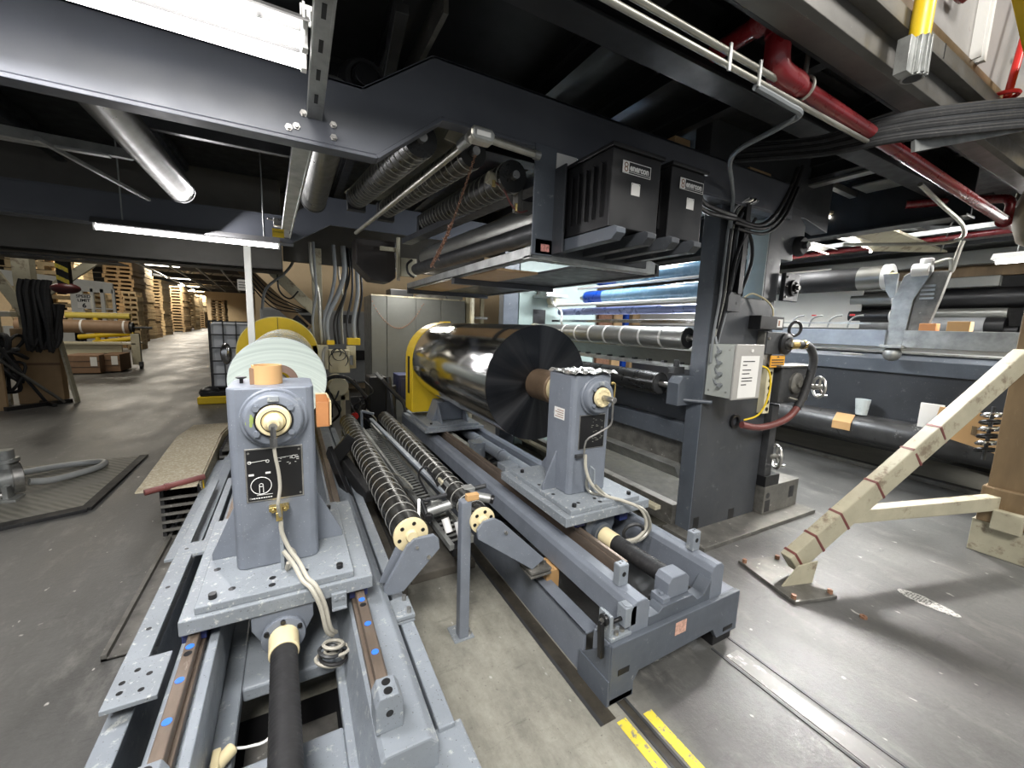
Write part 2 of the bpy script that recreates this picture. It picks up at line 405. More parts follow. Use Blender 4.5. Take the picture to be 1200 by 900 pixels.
# steel edged slots let into the floor
m = MB()
m.box(.985,1.0,1.0,5.2,-.02,.004); m.box(1.11,1.12,-.4,1.05,-.02,.003); m.box(1.148,1.16,-.4,1.05,-.02,.003)
m.box(1.72,1.732,-.6,1.06,-.02,.004); m.box(1.86,1.872,-.6,1.5,-.02,.003)
struct('trim_1', m, 'dkgrey')
m = MB(); m.box(1.0,1.062,1.0,5.2,-.03,.0015); m.box(1.12,1.148,-.4,1.05,-.03,.0012); struct('trim_2', m, paint('oily_channel', (.035,.030,.022), .5, var=.5, scale=14, wear=(.14,.12,.09), wamt=.3))
m = MB(); m.box(1.052,1.097,.2,.985,0,.002); m.box(1.172,1.215,.2,.965,0,.002)
struct('trim_3', m, 'yellowfl')
m = MB()
m.box(-.775,-.755,2.2,3.5,0,.03); m.box(-.755,-.60,2.2,3.5,0,.006); m.box(-.60,-.588,2.24,3.5,0,.012); m.box(-.775,-.60,2.2,2.212,0,.012)
m.box(-.585,-.48,2.3,3.5,0,.004)
struct('trim_4', m, 'steeldirty')
m = MB(); m.box(1.745,1.83,-.5,1.0,0,.002)
struct('trim_5', m, paint('worn_bright_strip', (.15,.145,.14), .4, metal=.2, var=.3, wear=(.50,.49,.46), wamt=.5, wscale=20, stretch=(1,.45,1)))
# drain with shiny worn patch
t = T('floor_drain', 'small worn round drain cover flush in the open grey floor at right', 'drain', (3.2,.72,0))
m = MB(); m.prism([(3.19+.055*math.cos(R(a))*(1 if math.sin(R(a))>0 else .8), .72+.135*math.sin(R(a))) for a in range(0,360,12)], 'xy', 0, .003); P('cover', m, paint('worn_shiny_patch', (.55,.55,.52), .35, var=.1, wear=(.06,.06,.055), wamt=.62, wscale=70), t)
m = MB()
for i in range(-3,4):
    for j in range(-1,9):
        if i*i*2+(j-3)**2 < 22: m.cyl((3.19+i*.012,.72+j*.013,.0028),(3.19+i*.012,.72+j*.013,.0036),.0035,6)
P('perforations', m, 'black', t)
m = MB(); m.lathe((2.68,.83,0), Z, [(0,.018),(.012,.018),(.012,.009),(.002,.009)], 6, smooth=False); S('loose_nut', m, 'rust', 'small rusty hex nut lying on the grey floor left of the drain', 'nut')

# building shell: far walls and the high roof of the hall
m = MB(); m.box(-40,24,-8,110,5.6,5.8); struct('ceiling', m, paint('hall_roof', (.20,.185,.15), .7))
m = MB(); m.box(-40,24,84,84.3,0,6.6); struct('wall_back', m, 'tanwall')
m = MB(); m.box(-22,-21.7,12,110,0,6.6); struct('wall_left', m, 'tanwall')
m = MB(); m.box(23.7,24,-8,110,0,6.6); struct('wall_right', m, paint('right_wall', (.22,.22,.22), .7))
m = MB(); m.box(-.6,9.,9.6,9.8,0,3.2); struct('wall_middle', m, 'tanwall')
for k in range(9):
    m = MB(); y = 9+k*7.0
    m.box(-22,4,y,y+.16,4.6,5.0)
    for i in range(18): m.bar((-22+i*1.45,y+.08,4.9),(-21.3+i*1.45,y+.08,5.5),.04,.04); m.bar((-21.3+i*1.45,y+.08,5.5),(-20.55+i*1.45,y+.08,4.9),.04,.04)
    S('roof_beam', m, 'joist', 'dark steel roof truss spanning the far storage aisle', 'roof beam', 'roof trusses over the storage aisle')

# the platform above the machines
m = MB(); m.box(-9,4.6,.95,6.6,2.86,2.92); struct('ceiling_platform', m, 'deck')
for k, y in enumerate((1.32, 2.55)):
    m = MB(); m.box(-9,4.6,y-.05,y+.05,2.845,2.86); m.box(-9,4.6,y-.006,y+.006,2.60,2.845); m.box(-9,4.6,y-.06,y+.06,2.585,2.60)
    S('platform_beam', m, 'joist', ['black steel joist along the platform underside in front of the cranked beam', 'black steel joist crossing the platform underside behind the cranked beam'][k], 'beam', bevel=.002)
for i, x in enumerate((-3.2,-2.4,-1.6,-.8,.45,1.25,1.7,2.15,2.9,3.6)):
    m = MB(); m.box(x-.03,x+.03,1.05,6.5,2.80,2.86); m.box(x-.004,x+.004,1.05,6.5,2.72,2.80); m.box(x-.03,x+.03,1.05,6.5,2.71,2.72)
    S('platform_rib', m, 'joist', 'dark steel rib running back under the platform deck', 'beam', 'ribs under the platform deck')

# the grey beam A: cranked gooseneck spanning in front
BY = 1.8
def gooseneck(y0, y1):
    lo = [(-2.6,2.163),(.33,2.163),(.60,2.375),(3.3,2.375)]
    up_ = [(3.3,2.60),(.56,2.60),(.28,2.40),(-2.6,2.40)]
    return MB().prism(lo+up_, 'xz', y0, y1)
t = T('cranked_support_beam', 'long dark blue-grey cranked beam crossing over both unwind stands, lit lilac at left', 'beam', (.3,1.84,2.16))
P('web_plate', gooseneck(1.80,1.83), 'beam', t, .003)
m = MB()
pts = [(-2.6,2.163),(.33,2.163),(.60,2.375),(3.3,2.375)]
for a, b in zip(pts, pts[1:]):
    m.bar((a[0],1.832,a[1]-.008),(b[0],1.832,b[1]-.008),.07,.014,up=(0,0,1))
P('lower_flange', m, 'beam', t, .002)
m = MB()
for a, b in zip([(-2.6,2.40),(.28,2.40),(.56,2.60),(3.3,2.60)], [(.28,2.40),(.56,2.60),(3.3,2.60)]):
    m.bar((a[0],1.875,a[1]-.006),(b[0],1.875,b[1]-.006),.15,.012)
P('upper_flange', m, 'beam', t, .002)
for x, z in ((.07,2.25),(.02,2.19),(.17,2.235),(.17,2.19),(.045,2.20)):
    P('bolt', MB().lathe((x,1.80,z), NY, [(0,.013),(.004,.013),(.004,.008),(.014,.008)], 6, smooth=False), 'steel', t)
# second beam further back
t = T('rear_support_beam', 'dark blue-grey horizontal beam behind the near one, above the lower strip lamp', 'beam', (-.6,4.22,2.17))
P('web_plate', MB().prism([(-5,2.17),(.05,2.17),(.35,2.36),(2.2,2.36),(2.2,2.60),(.3,2.60),(0,2.37),(-5,2.37)], 'xz', 4.2, 4.23), 'beam', t, .003)
m = MB(); m.box(-5,.05,4.2,4.36,2.155,2.17); m.box(-5,0,4.2,4.36,2.37,2.382); P('flange', m, 'beam', t, .002)

# strut channel hanging between the beams
t = T('slotted_strut', 'grey slotted steel channel running back overhead at the end of the bright strip lamp', 'strut', (.08,1.2,2.3))
m = MB(); m.bar((.105,.75,2.345),(.105,1.80,2.245),.045,.012); m.bar((.085,.75,2.36),(.085,1.80,2.26),.008,.045); m.bar((.128,.75,2.36),(.128,1.80,2.26),.008,.045)
P('channel', m, 'galv', t, .001)
m = MB()
for k in range(7):
    f = .1+k*.125; y = .75+1.05*f; z = 2.338-.1*f
    m.bar((.105,y,z),(.105,y+.05,z-.005),.012,.002)
PX('slot', m, 'black', t)
m = MB(); m.bar((.07,1.9,2.19),(-.01,4.2,2.215),.075,.03); m.bar((.10,1.9,2.2),(.02,4.2,2.225),.008,.06)
S('galvanised_strut', m, 'galv', 'galvanised flat strut running back between the two overhead beams', 'strut', bevel=.002)
t = T('safety_switch', 'small switch with a yellow tag hung on the strut near the lower lamp', 'switch', (-.04,3.85,2.16))
P('switch_body', MB().box(-.09,-.03,3.82,3.88,2.22,2.28).cyl((-.13,3.84,2.27),(.0,3.84,2.25),.008,8), 'steel', t, .003)
P('tag', MB().box(-.10,-.02,3.80,3.805,2.13,2.195), 'yellow', t, label='bright yellow tag')
P('tag_print', text_mb('DANGER', .018, (-.094,3.7985,2.165), X, Z, .0003), 'black', t)
P('cable', MB().tube([(-.03,3.85,2.26),(.0,3.86,2.30),(.03,3.87,2.26),(.02,3.87,2.18)], .004), 'plastic_grey', t)

# round ducts
M['ductdark'] = paint('dark_duct_steel', (.14,.14,.13), .34, metal=.8, var=.2, scale=4, stretch=(1,.3,1))
for (x, z, r, y0, y1, lab) in ((-.62,2.33,.075,1.95,3.62,'long round metal duct slanting back under the platform at left'),
                               (.19,2.40,.085,1.95,3.6,'shorter round metal duct beside the slotted strut under the platform')):
    t = T('round_duct', lab, 'duct', (x,2.7,z-r))
    P('pipe', MB().cyl((x,y0,z),(x,y1,z),r,36), 'ductdark', t)
    P('end_ring', MB().hollow((x,y1-.02,z),(x,y1+.004,z),r+.004,r-.01,36), 'dkgrey', t)
# flat grating panel and trays beyond beam
m = MB()
for k in range(18): m.box(-.52+k*.034,-.50+k*.034,3.0,3.25,2.62,2.65)
m.box(-.54,.1,2.98,3.0,2.60,2.67); m.box(-.54,.1,3.25,3.27,2.60,2.67)
S('grating_panel', m, 'galv', 'pale ribbed grating panel under the platform between the two ducts', 'grating')
m = MB(); m.box(-.66,.08,2.86,2.90,2.44,2.56)
S('cross_channel', m, 'dkgrey', 'dark cross channel under the platform between the two round ducts', 'channel', bevel=.003)
m = MB(); m.bar((-2.2,3.2,2.36),(-.85,3.2,2.36),.04,.012); m.bar((-1.35,3.0,2.34),(-.8,3.4,2.44),.05,.05); m.bar((-1.1,3.1,2.36),(-.85,3.9,2.3),.02,.02)
S('brace_frame', m, 'galv', 'thin grey bracing bars in the dark left of the long round duct', 'bracing')
m = MB()
for k in range(16): m.box(-4.2+k*.17,-4.185+k*.17,5.2,5.215,1.98,2.1)
m.box(-4.3,-1.4,5.2,5.215,2.09,2.10); m.box(-4.3,-1.4,5.2,5.215,1.97,1.98); m.box(-4.3,-1.4,5.22,5.5,1.96,1.97)
S('cable_tray', m, 'dkgrey', 'dark ladder cable tray below the rear beam at far left', 'cable tray')
m = MB(); m.box(-9,-.05,4.9,5.0,1.98,2.86); m.box(-9,-.05,4.9,5.3,1.98,2.0); m.box(-.05,2.4,5.32,5.4,2.14,2.86)
S('edge_channel', m, paint('grey_brown_fascia', (.085,.08,.07), .5, var=.15), 'brown-grey edge channel of the platform above the storage aisle', 'channel', bevel=.005)
# blower above the beam
t = T('blower', 'black round blower housing sitting above the kink of the cranked beam', 'blower', (.33,1.95,2.42))
P('housing', MB().cyl((.31,1.98,2.50),(.31,2.14,2.50),.10,32), 'black', t, .004)
P('inlet_ring', MB().torus((.32,1.98,2.52),Y,.07,.012), 'blackrub', t)
P('motor', MB().cyl((.31,1.9,2.50),(.31,2.0,2.50),.045,24), 'black', t, .003)
P('base_board', MB().box(.16,.31,1.86,2.1,2.402,2.43), 'ply', t, .002, label='pale wooden base board')
m = MB(); m.bar((.42,1.75,2.72),(.50,2.6,2.70),.05,.09); S('hanger_channel', m, 'dkgrey', 'dark channel running up and back above the blower', 'channel', bevel=.003)
m = MB(); m.bar((.55,1.62,2.70),(.55,2.5,2.70),.02,.11); S('bent_flat_bar', m, 'steeldirty', 'grey flat bar beside the channel above the blower', 'bar')

# ================================================================== STRIP LAMPS
def strip_lamp(x0, x1, y, z, label, tubes=2, w=.11):
    t = T('strip_lamp', label, 'lamp', ((x0+x1)/2, y, z), 'strip lamps under the platform' if False else None)
    P('housing', MB().prism([(y-w,z+.045),(y-w*.5,z+.085),(y+w*.5,z+.085),(y+w,z+.045),(y+w,z+.04),(y+w*.5,z+.075),(y-w*.5,z+.075),(y-w,z+.04)], 'yz', x0-.02, x1+.02), 'reflector', t)
    for k in range(tubes):
        yy = y+(k-(tubes-1)/2)*.105
        P('lamp_tube', MB().cyl((x0,yy,z+.02),(x1,yy,z+.02),.019,16), 'lamp', t)
        P('lamp_holder', MB().box(x1,x1+.016,yy-.014,yy+.014,z-.004,z+.07).box(x0-.016,x0,yy-.014,yy+.014,z-.004,z+.07), 'opal', t, .002)
    for x in (x0+.15, x1-.1): P('hanger_rod', MB().cyl((x,y,z+.06),(x,y,2.86),.005,8), 'galv', t)
    return t
a = strip_lamp(-1.5,.055,1.45,2.25,'bright twin tube strip lamp over the near cranked beam at top left', 2)
P('mounting_bracket', MB().box(.055,.11,1.435,1.442,2.335,2.39).box(.058,.065,1.36,1.46,2.28,2.35), 'opal', a, .002)
m = MB()
for k in range(3): m.box(.066+k*.016,.072+k*.016,1.4335,1.435,2.350,2.375)
PX('bracket_slot', m, 'black', a)
strip_lamp(-1.23,-.075,4.2,2.10,'long strip lamp hanging under the rear beam above the aisle', 1, .06)

# ================================================================== UNWIND STANDS
def carriage(t, cx, fy, zt, grey):
    """near tower of a stand. cx: centre of the body, fy: front of the body"""
    P('lower_plate', MB().box(cx-.275,cx+.31,fy-.18,fy+.55,.497,.548), 'greydust', t, .004)
    P('upper_plate', MB().box(cx-.235,cx+.245,fy-.165,fy+.50,.548,.575), 'greydust', t, .004)
    w = .137; d = .26; c = .026
    body = [(cx-w+c,fy),(cx-w+.008,fy+.008),(cx-w,fy+c),(cx-w,fy+d-c),(cx-w+c,fy+d),(cx+w-c,fy+d),(cx+w,fy+d-c),(cx+w,fy+c),(cx+w-.008,fy+.008),(cx+w-c,fy)]
    P('tower_body', MB().prism(body, 'xy', .575, zt), grey, t, .006)
    yb = fy+.13
    P('gusset', MB().prism([(cx-w,.575),(cx-w,.80),(cx-.225,.60),(cx-.225,.575)], 'xz', yb-.006, yb+.006), grey, t, .002)
    P('gusset', MB().prism([(cx+w,.575),(cx+w,.80),(cx+.235,.60),(cx+.235,.575)], 'xz', yb-.006, yb+.006), grey, t, .002)
    P('gusset', MB().prism([(fy,.575),(fy,.73),(fy-.04,.72),(fy-.05,.60),(fy-.05,.575)], 'yz', cx+.006, cx+.018), 'greydust', t, .002)
    P('gusset', MB().prism([(fy+d,.575),(fy+d,.85),(fy+.48,.60),(fy+.48,.575)], 'yz', cx-.006, cx+.006), grey, t, .002)
    for dx, dy in ((-.19,-.13),(.20,-.125),(.2,.42),(-.19,.42)):
        P('cap_screw', MB().cyl((cx+dx,fy+dy,.575),(cx+dx,fy+dy,.592),.012,16), 'black', t, .001)
    m = MB()
    for dx, dy in ((-.14,-.10),(-.02,-.135),(-.02,-.09),(.085,-.09),(-.2,.05),(-.2,.2)):
        m.cyl((cx+dx,fy+dy,.5752),(cx+dx,fy+dy,.5758),.011,14)
    PX('bolt_hole', m, 'black', t)
def bearing(t, cx, fy, cz, stained=False):
    f = P('bearing_flange', MB().lathe((cx,fy,cz), NY, [(0,.108),(.014,.108),(.018,.104),(.018,.097),(.040,.093),(.048,.088),(.05,.083),(.05,.0)], 48, cap=False), 'grey', t)
    for a in (40,140,220,320):
        x = cx+.069*math.cos(R(a)); z = cz+.069*math.sin(R(a))
        P('flange_bolt', MB().lathe((x,fy-.045,z), NY, [(0,.015),(.006,.015),(.006,.011),(.017,.011)], 6, smooth=False), 'grey', f)
    P('flange_rib', MB().box(cx-.018,cx+.018,fy-.056,fy-.04,cz+.066,cz+.086), 'greydust', f, .002)
    P('seal_ring', MB().hollow((cx,fy-.05,cz),(cx,fy-.056,cz),.061,.05,40), 'black', f)
    if stained:
        m = MB()
        for a, r0, q in ((165,.070,.010),(176,.066,.013),(190,.070,.011),(203,.068,.009),(150,.074,.006),(222,.078,.006),(184,.082,.005)):
            m.ball((cx+r0*math.cos(R(a)),fy-.0495,cz+r0*math.sin(R(a))),q,10,(.8,.06,1.5))
        P('grease_stain', m, 'greenstain', f, label='yellow-green grease stain')
    cap = P('spindle_cap', MB().lathe((cx,fy-.05,cz), NY, [(0,.055),(.018,.054),(.024,.050),(.024,.036),(.021,.034),(.021,.0)], 40, cap=False), 'cream', t, label='cream yellow spindle cap')
    return cap

# ---- left bed
t = T('stand_bed', 'long light grey machined bed of the left unwind stand with two rails, nearest the camera', 'machine bed', (-.03,.75,0))
m = MB()
# floor plate of the bed with rectangular opening
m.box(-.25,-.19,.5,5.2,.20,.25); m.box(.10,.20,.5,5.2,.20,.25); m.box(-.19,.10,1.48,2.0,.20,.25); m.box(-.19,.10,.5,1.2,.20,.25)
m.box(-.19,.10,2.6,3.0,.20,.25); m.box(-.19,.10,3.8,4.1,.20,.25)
P('bed_plate', m, 'greypale', t, .008)
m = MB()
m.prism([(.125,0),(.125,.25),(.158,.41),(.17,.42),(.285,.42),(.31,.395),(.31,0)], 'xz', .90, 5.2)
P('side_beam', m, 'greypale', t, .006)
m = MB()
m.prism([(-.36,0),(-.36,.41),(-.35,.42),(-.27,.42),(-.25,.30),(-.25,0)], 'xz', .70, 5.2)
P('side_beam', m, 'greypale', t, .006)
P('inner_ledge', MB().box(-.272,-.246,.75,5.2,.25,.452), 'greypale', t, .004)
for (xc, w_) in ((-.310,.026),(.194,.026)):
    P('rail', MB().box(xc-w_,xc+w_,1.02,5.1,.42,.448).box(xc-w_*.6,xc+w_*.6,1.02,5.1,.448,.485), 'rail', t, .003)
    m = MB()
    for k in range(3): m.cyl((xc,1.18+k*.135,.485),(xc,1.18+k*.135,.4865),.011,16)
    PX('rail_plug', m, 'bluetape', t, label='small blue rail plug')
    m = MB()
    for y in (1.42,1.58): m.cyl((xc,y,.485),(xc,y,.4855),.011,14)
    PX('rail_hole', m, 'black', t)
    st = P('rail_stop', MB().prism([(xc-.036,.42),(xc+.036,.42),(xc+.036,.50),(xc+.024,.525),(xc-.024,.525),(xc-.036,.50)], 'xz', .965, 1.035), 'greypale', t, .003)
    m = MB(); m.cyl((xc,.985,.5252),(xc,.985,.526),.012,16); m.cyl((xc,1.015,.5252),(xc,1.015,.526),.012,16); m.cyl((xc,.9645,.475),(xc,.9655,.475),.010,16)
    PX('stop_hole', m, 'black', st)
P('outer_channel', MB().prism([(.335,.0),(.335,.34),(.385,.34),(.385,0)], 'xz', .98, 5.0).box(.295,.335,.98,5.0,.0,.16), 'greypale', t, .004)
P('corner_box', MB().box(.295,.41,.82,1.0,0,.325), 'greypale', t, .006)
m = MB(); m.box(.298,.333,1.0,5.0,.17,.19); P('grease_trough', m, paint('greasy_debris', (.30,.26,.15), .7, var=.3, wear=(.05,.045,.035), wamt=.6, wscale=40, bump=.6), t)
P('outer_strip', MB().box(-.50,-.44,.6,5.0,.33,.36).box(-.46,-.45,.6,5.0,0,.33), 'greypale', t, .003)
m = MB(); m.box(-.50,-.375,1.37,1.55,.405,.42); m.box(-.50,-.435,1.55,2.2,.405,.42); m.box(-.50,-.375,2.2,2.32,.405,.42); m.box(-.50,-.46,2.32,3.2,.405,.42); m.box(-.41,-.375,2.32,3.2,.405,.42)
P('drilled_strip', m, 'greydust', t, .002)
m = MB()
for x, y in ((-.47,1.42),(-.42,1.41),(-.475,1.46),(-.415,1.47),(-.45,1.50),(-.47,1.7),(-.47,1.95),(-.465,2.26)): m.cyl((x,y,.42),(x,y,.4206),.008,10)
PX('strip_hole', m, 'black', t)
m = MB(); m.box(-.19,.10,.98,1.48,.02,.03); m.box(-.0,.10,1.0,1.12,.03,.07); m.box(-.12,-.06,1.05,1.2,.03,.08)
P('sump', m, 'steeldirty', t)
P('opening_shade', MB().box(-.24,.12,.9,1.6,.004,.02), 'black', t)  # black sheet standing in for the deep shade inside the bed opening
# drive screw of the left stand
sc_ = T('screw_drive', 'black ribbed screw boot with a cream collar lying in the left bed', 'screw', (-.05,.6,.3))
P('mounting_block', MB().prism([(-.155,.497),(.035,.497),(.035,.44),(.0,.375),(-.12,.375),(-.155,.44)], 'xz', 1.50, 1.56), 'grey', sc_, .004)
P('flange', MB().lathe((-.06,1.50,.405), NY, [(0,.068),(.02,.068),(.022,.064),(.022,.0)], 36, cap=False), 'grey', sc_)
for a in (30,90,150): P('flange_screw', MB().cyl((-.06+.058*math.cos(R(a)),1.48,.405+.058*math.sin(R(a))),(-.06+.058*math.cos(R(a)),1.47,.405+.058*math.sin(R(a))),.008,12), 'black', sc_)
P('collar', MB().cyl((-.06,1.48,.405),(-.058,1.395,.405),.046,32), 'cream', sc_, .004, label='cream coloured collar')
prof = [(0,.040)]
for k in range(44): prof += [(.006+k*.016,.0405),(.012+k*.016,.0393),(.016+k*.016,.0398)]
P('bellows_boot', MB().lathe((-.058,1.395,.405), (.02,-1,0), prof, 24), 'blackrub', sc_)
t2 = T('wire_connector', 'small cream plug with a white wire lying at the edge of the bed opening', 'connector', (-.19,1.22,.25))
P('plug', MB().cyl((-.225,1.2,.28),(-.19,1.24,.28),.018,16).box(-.235,-.215,1.16,1.24,.265,.30), 'cream', t2, .003)
P('wire', MB().tube([(-.19,1.24,.28),(-.15,1.24,.265),(-.10,1.24,.27),(-.075,1.29,.33),(-.07,1.31,.37)], .0035), 'opal', t2)
m = MB(); random.seed(3)
m.ball((-.13,1.62,.44),.03,10,(1.9,1,.9)); m.ball((-.17,1.64,.43),.02,10,(1.5,1,.8))
S('crumpled_wrap', m, 'galv', 'crumpled silvery wrap stuffed under the left tower plate', 'wrap')

# ---- left tower
t = T('unwind_tower', 'light grey near tower of the left unwind stand with brown core on top', 'machine tower', (-.07,1.8,.497))
LX, LF = -.07, 1.67
carriage(t, LX, LF, 1.255, 'grey')
cap = bearing(t, LX+.006, LF, 1.145, True)
P('cap_groove', MB().torus((LX+.006,LF-.0745,1.145),Y,.038,.0016), 'black', cap)
kn = P('rotary_knob', MB().lathe((LX+.006,LF-.06,1.145), NY, [(0,.032),(.03,.030),(.036,.022),(.06,.018),(.06,.0)], 28, cap=False), 'cream', t)
P('rotary_union', MB().cyl((LX+.006,LF-.12,1.145),(LX+.006,LF-.15,1.143),.013,16).cyl((LX+.006,LF-.143,1.145),(LX+.006,LF-.143,1.105),.010,6).cyl((LX+.006,LF-.143,1.105),(LX+.006,LF-.143,1.075),.013,6), 'chrome', t)
fx = LX+.006; fy_ = LF-.143
P('air_pipe', MB().tube([(fx,fy_,1.08),(fx+.003,fy_,1.04),(fx+.010,fy_-.0,.985),(fx+.012,fy_,.93),(fx+.004,fy_,.87),(fx+.006,LF-.12,.83),(fx+.008,LF-.09,.80)], .0055), 'hosebeige', t)
P('pipe_clamp', MB().box(fx-.030,fx+.034,LF-.03,LF,.798,.814).cyl((fx-.016,LF-.03,.806),(fx-.016,LF-.045,.806),.008,6).cyl((fx+.022,LF-.03,.806),(fx+.022,LF-.045,.806),.008,6).box(fx-.006,fx+.014,LF-.10,LF-.02,.79,.82), 'brass', t, .001)
h1 = [(fx+.008,LF-.09,.79),(fx+.01,LF-.09,.74),(fx+.03,LF-.10,.68),(fx+.06,LF-.12,.63),(fx+.085,LF-.16,.585),(fx+.11,LF-.2,.57),(fx+.135,LF-.215,.50),(fx+.15,LF-.22,.41),(fx+.17,LF-.20,.37)]
P('air_hose', MB().tube(h1, .0075), 'hosebeige', t)
P('air_hose', MB().tube([(p[0]-.020+i*.001,p[1]-.010,p[2]) for i, p in enumerate(h1)][2:], .0075), 'hosebeige', t)
P('air_hose', MB().tube([(fx+.03,LF-.10,.68),(fx+.045,LF-.06,.64),(fx+.04,LF-.05,.60),(fx+.02,LF-.07,.585),(fx+.025,LF-.09,.62)], .007), 'hosebeige', t)
for k in range(5): P('hose_coil', MB().torus((fx+.145+.012*(k%3),LF-.24-.010*(k%2),.30+k*.014),(.3-.1*(k%3),.25-.12*(k%2),1),.048-k*.004,.0062), ['hosebeige','blackrub','hosebeige','dkgrey','hosebeige'][k], t)
P('hose_bracket', MB().box(.095,.145,LF-.195,LF-.18,.45,.515).box(.095,.145,LF-.21,LF-.18,.46,.466).bolt((.108,LF-.195,.50),NY,.007,.008).bolt((.132,LF-.195,.50),NY,.007,.008), 'greydust', t, .001)
pl = P('nameplate', MB().box(LX-.092,LX+.092,LF-.004,LF,.835,1.035), 'steel', t, .001, label='black nameplate with a silver rim and white diagram')
P('plate_face', MB().box(LX-.087,LX+.087,LF-.0055,LF-.004,.84,1.03), 'black', pl)
m = MB(); yy = LF-.0062
m.torus((LX-.045,yy,.895),Y,.032,.0013,n=32,m=4); m.torus((LX-.045,yy,.897),Y,.006,.001,n=12,m=4)
m.box(LX-.052,LX-.050,yy,yy+.0006,.868,.895); m.box(LX-.040,LX-.038,yy,yy+.0006,.868,.895); m.box(LX-.06,LX-.01,yy,yy+.0006,.859,.8605)
m.bar((LX-.08,yy,.985),(LX-.02,yy,.990),.0006,.0016); m.bar((LX+.01,yy,.993),(LX+.075,yy,.998),.0006,.0012)
for x in (-.078,-.022): m.torus((LX+x,yy,.985),Y,.005,.001,n=12,m=4)
m.torus((LX+.062,yy,.992),Y,.006,.001,n=12,m=4)
m.box(LX-.082,LX-.066,yy,yy+.0006,.935,.942); m.box(LX-.03,LX-.014,yy,yy+.0006,.938,.945)
random.seed(5)
for k in range(14):
    x = LX+.008+random.random()*.065; z = .965+random.random()*.03; m.box(x,x+.004+random.random()*.007,yy,yy+.0006,z,z+.0016)
for k in range(9): m.box(LX-.078+k*.0075,LX-.0725+k*.0075,yy,yy+.0006,.847,.8505)
P('plate_diagram', m, 'opal', pl)
P('plate_screw', MB().bolt((LX-.08,LF-.005,1.02),NY,.004,.003).bolt((LX+.08,LF-.005,1.02),NY,.004,.003).bolt((LX+.08,LF-.005,.85),NY,.004,.003).bolt((LX-.08,LF-.005,.85),NY,.004,.003), 'steel', pl)
M['blue_seal'] = paint('blue_seal', (.02,.03,.12), .4); PX('bearing_block', MB().box(-.345,-.28,1.52,1.66,.452,.497).box(.16,.225,1.52,1.66,.452,.497), 'blue_seal', t, .002, label='dark blue rail bearing block')
P('grease_knob', MB().cyl((LX-.10,1.80,1.255),(LX-.10,1.80,1.272),.006,12).lathe((LX-.10,1.80,1.272), Z, [(0,.010),(.004,.018),(.007,.018)], 20), 'black', t)

t = T('cardboard_core', 'short brown cardboard core standing on top of the left tower', 'core', (-.085,1.79,1.255))
P('tube_wall', MB().hollow((-.085,1.78,1.2555),(-.085,1.78,1.325),.050,.043,40), 'card', t)
P('paper_strip', MB().box(-.140,-.125,1.75,1.78,1.2555,1.315), 'darkcard', t, .001)

# ---- film roll and drive guard of the left stand
t = T('pale_film_roll', 'pale green white film roll behind the left tower in front of the yellow disc', 'film roll', (-.07,3.4,.885))
P('film', MB().lathe((-.07,2.72,1.135), Y, [(0,.250),(1.9,.262)], 96, cap=False), 'whitefilm', t)
P('roll_end', MB().hollow((-.07,2.70,1.135),(-.07,2.722,1.135),.250,.09,96), 'whiteend', t)
P('core_end', MB().hollow((-.07,2.69,1.135),(-.07,2.72,1.135),.10,.06,48), paint('core_brown', (.20,.13,.10), .5), t)
P('winding_step', MB().hollow((-.07,2.735,1.135),(-.07,2.76,1.135),.256,.2,96), 'whitefilm', t)
P('chuck', MB().cyl((-.07,1.93,1.135),(-.07,2.72,1.135),.045,32), 'steel', t)
t = T('drive_guard', 'round yellow guard disc at the far end of the left unwind stand', 'guard', (-.12,5.1,.5))
P('guard_disc', MB().lathe((-.12,4.98,1.135), Y, [(0,.375),(.02,.38),(.16,.38),(.18,.375)], 72), 'yellow', t)
P('guard_rim', MB().torus((-.12,4.985,1.135),Y,.378,.006,n=72), paint('pale_yellow_rim', (.75,.65,.25), .4), t)
P('pedestal', MB().prism([(-.4,.5),(.16,.5),(.1,1.0),(-.34,1.0)], 'xz', 5.0, 5.14), 'yellow', t, .006)
P('seam', MB().box(-.122,-.118,4.976,4.98,1.2,1.51), 'black', t)

# ---- right bed
t = T('stand_bed', 'dark-ended grey bed of the right unwind stand with a lever clamp at its corner', 'machine bed', (1.47,1.05,0))
P('end_plate', MB().prism([(1.067,0),(1.195,0),(1.20,.06),(1.225,.10),(1.70,.115),(1.735,.06),(1.885,.06),(1.885,.265),(1.067,.265)], 'xz', 1.05, 1.075), 'slabedge', t, .004)
P('end_box', MB().box(1.07,1.88,1.075,1.17,.12,.262), 'grey', t, .004)
P('corner_leg', MB().prism([(1.05,0),(1.23,0),(1.23,.11),(1.067,.262),(1.06,.262)], 'yz', 1.062, 1.075).box(1.062,1.20,1.05,1.2,0,.03), 'slabedge', t, .003)
P('corner_step', MB().box(1.056,1.064,1.05,1.24,0,.115), 'slabedge', t, .002)
P('jack_pad', MB().box(1.74,1.88,1.07,1.2,0,.062), 'black', t, .004)
m = MB(); m.box(1.105,1.165,1.0478,1.0502,.125,.150); m.box(1.78,1.85,1.0478,1.0502,.08,.10); PX('end_cutout', m, 'black', t)
P('side_channel', MB().box(1.067,1.08,1.22,5.0,.0,.20).box(1.067,1.15,1.22,5.0,.19,.20), 'grey', t, .003)
P('gap_cable', MB().tube([(1.17,2.2,.05),(1.16,1.8,.10),(1.165,1.5,.12),(1.17,1.25,.16)], .008), 'black', t)
P('base_frame', MB().box(1.76,1.84,1.17,5.0,0,.14).box(1.15,1.80,2.6,2.9,.06,.12).box(1.15,1.80,3.6,3.9,.06,.12), 'slab', t, .003)
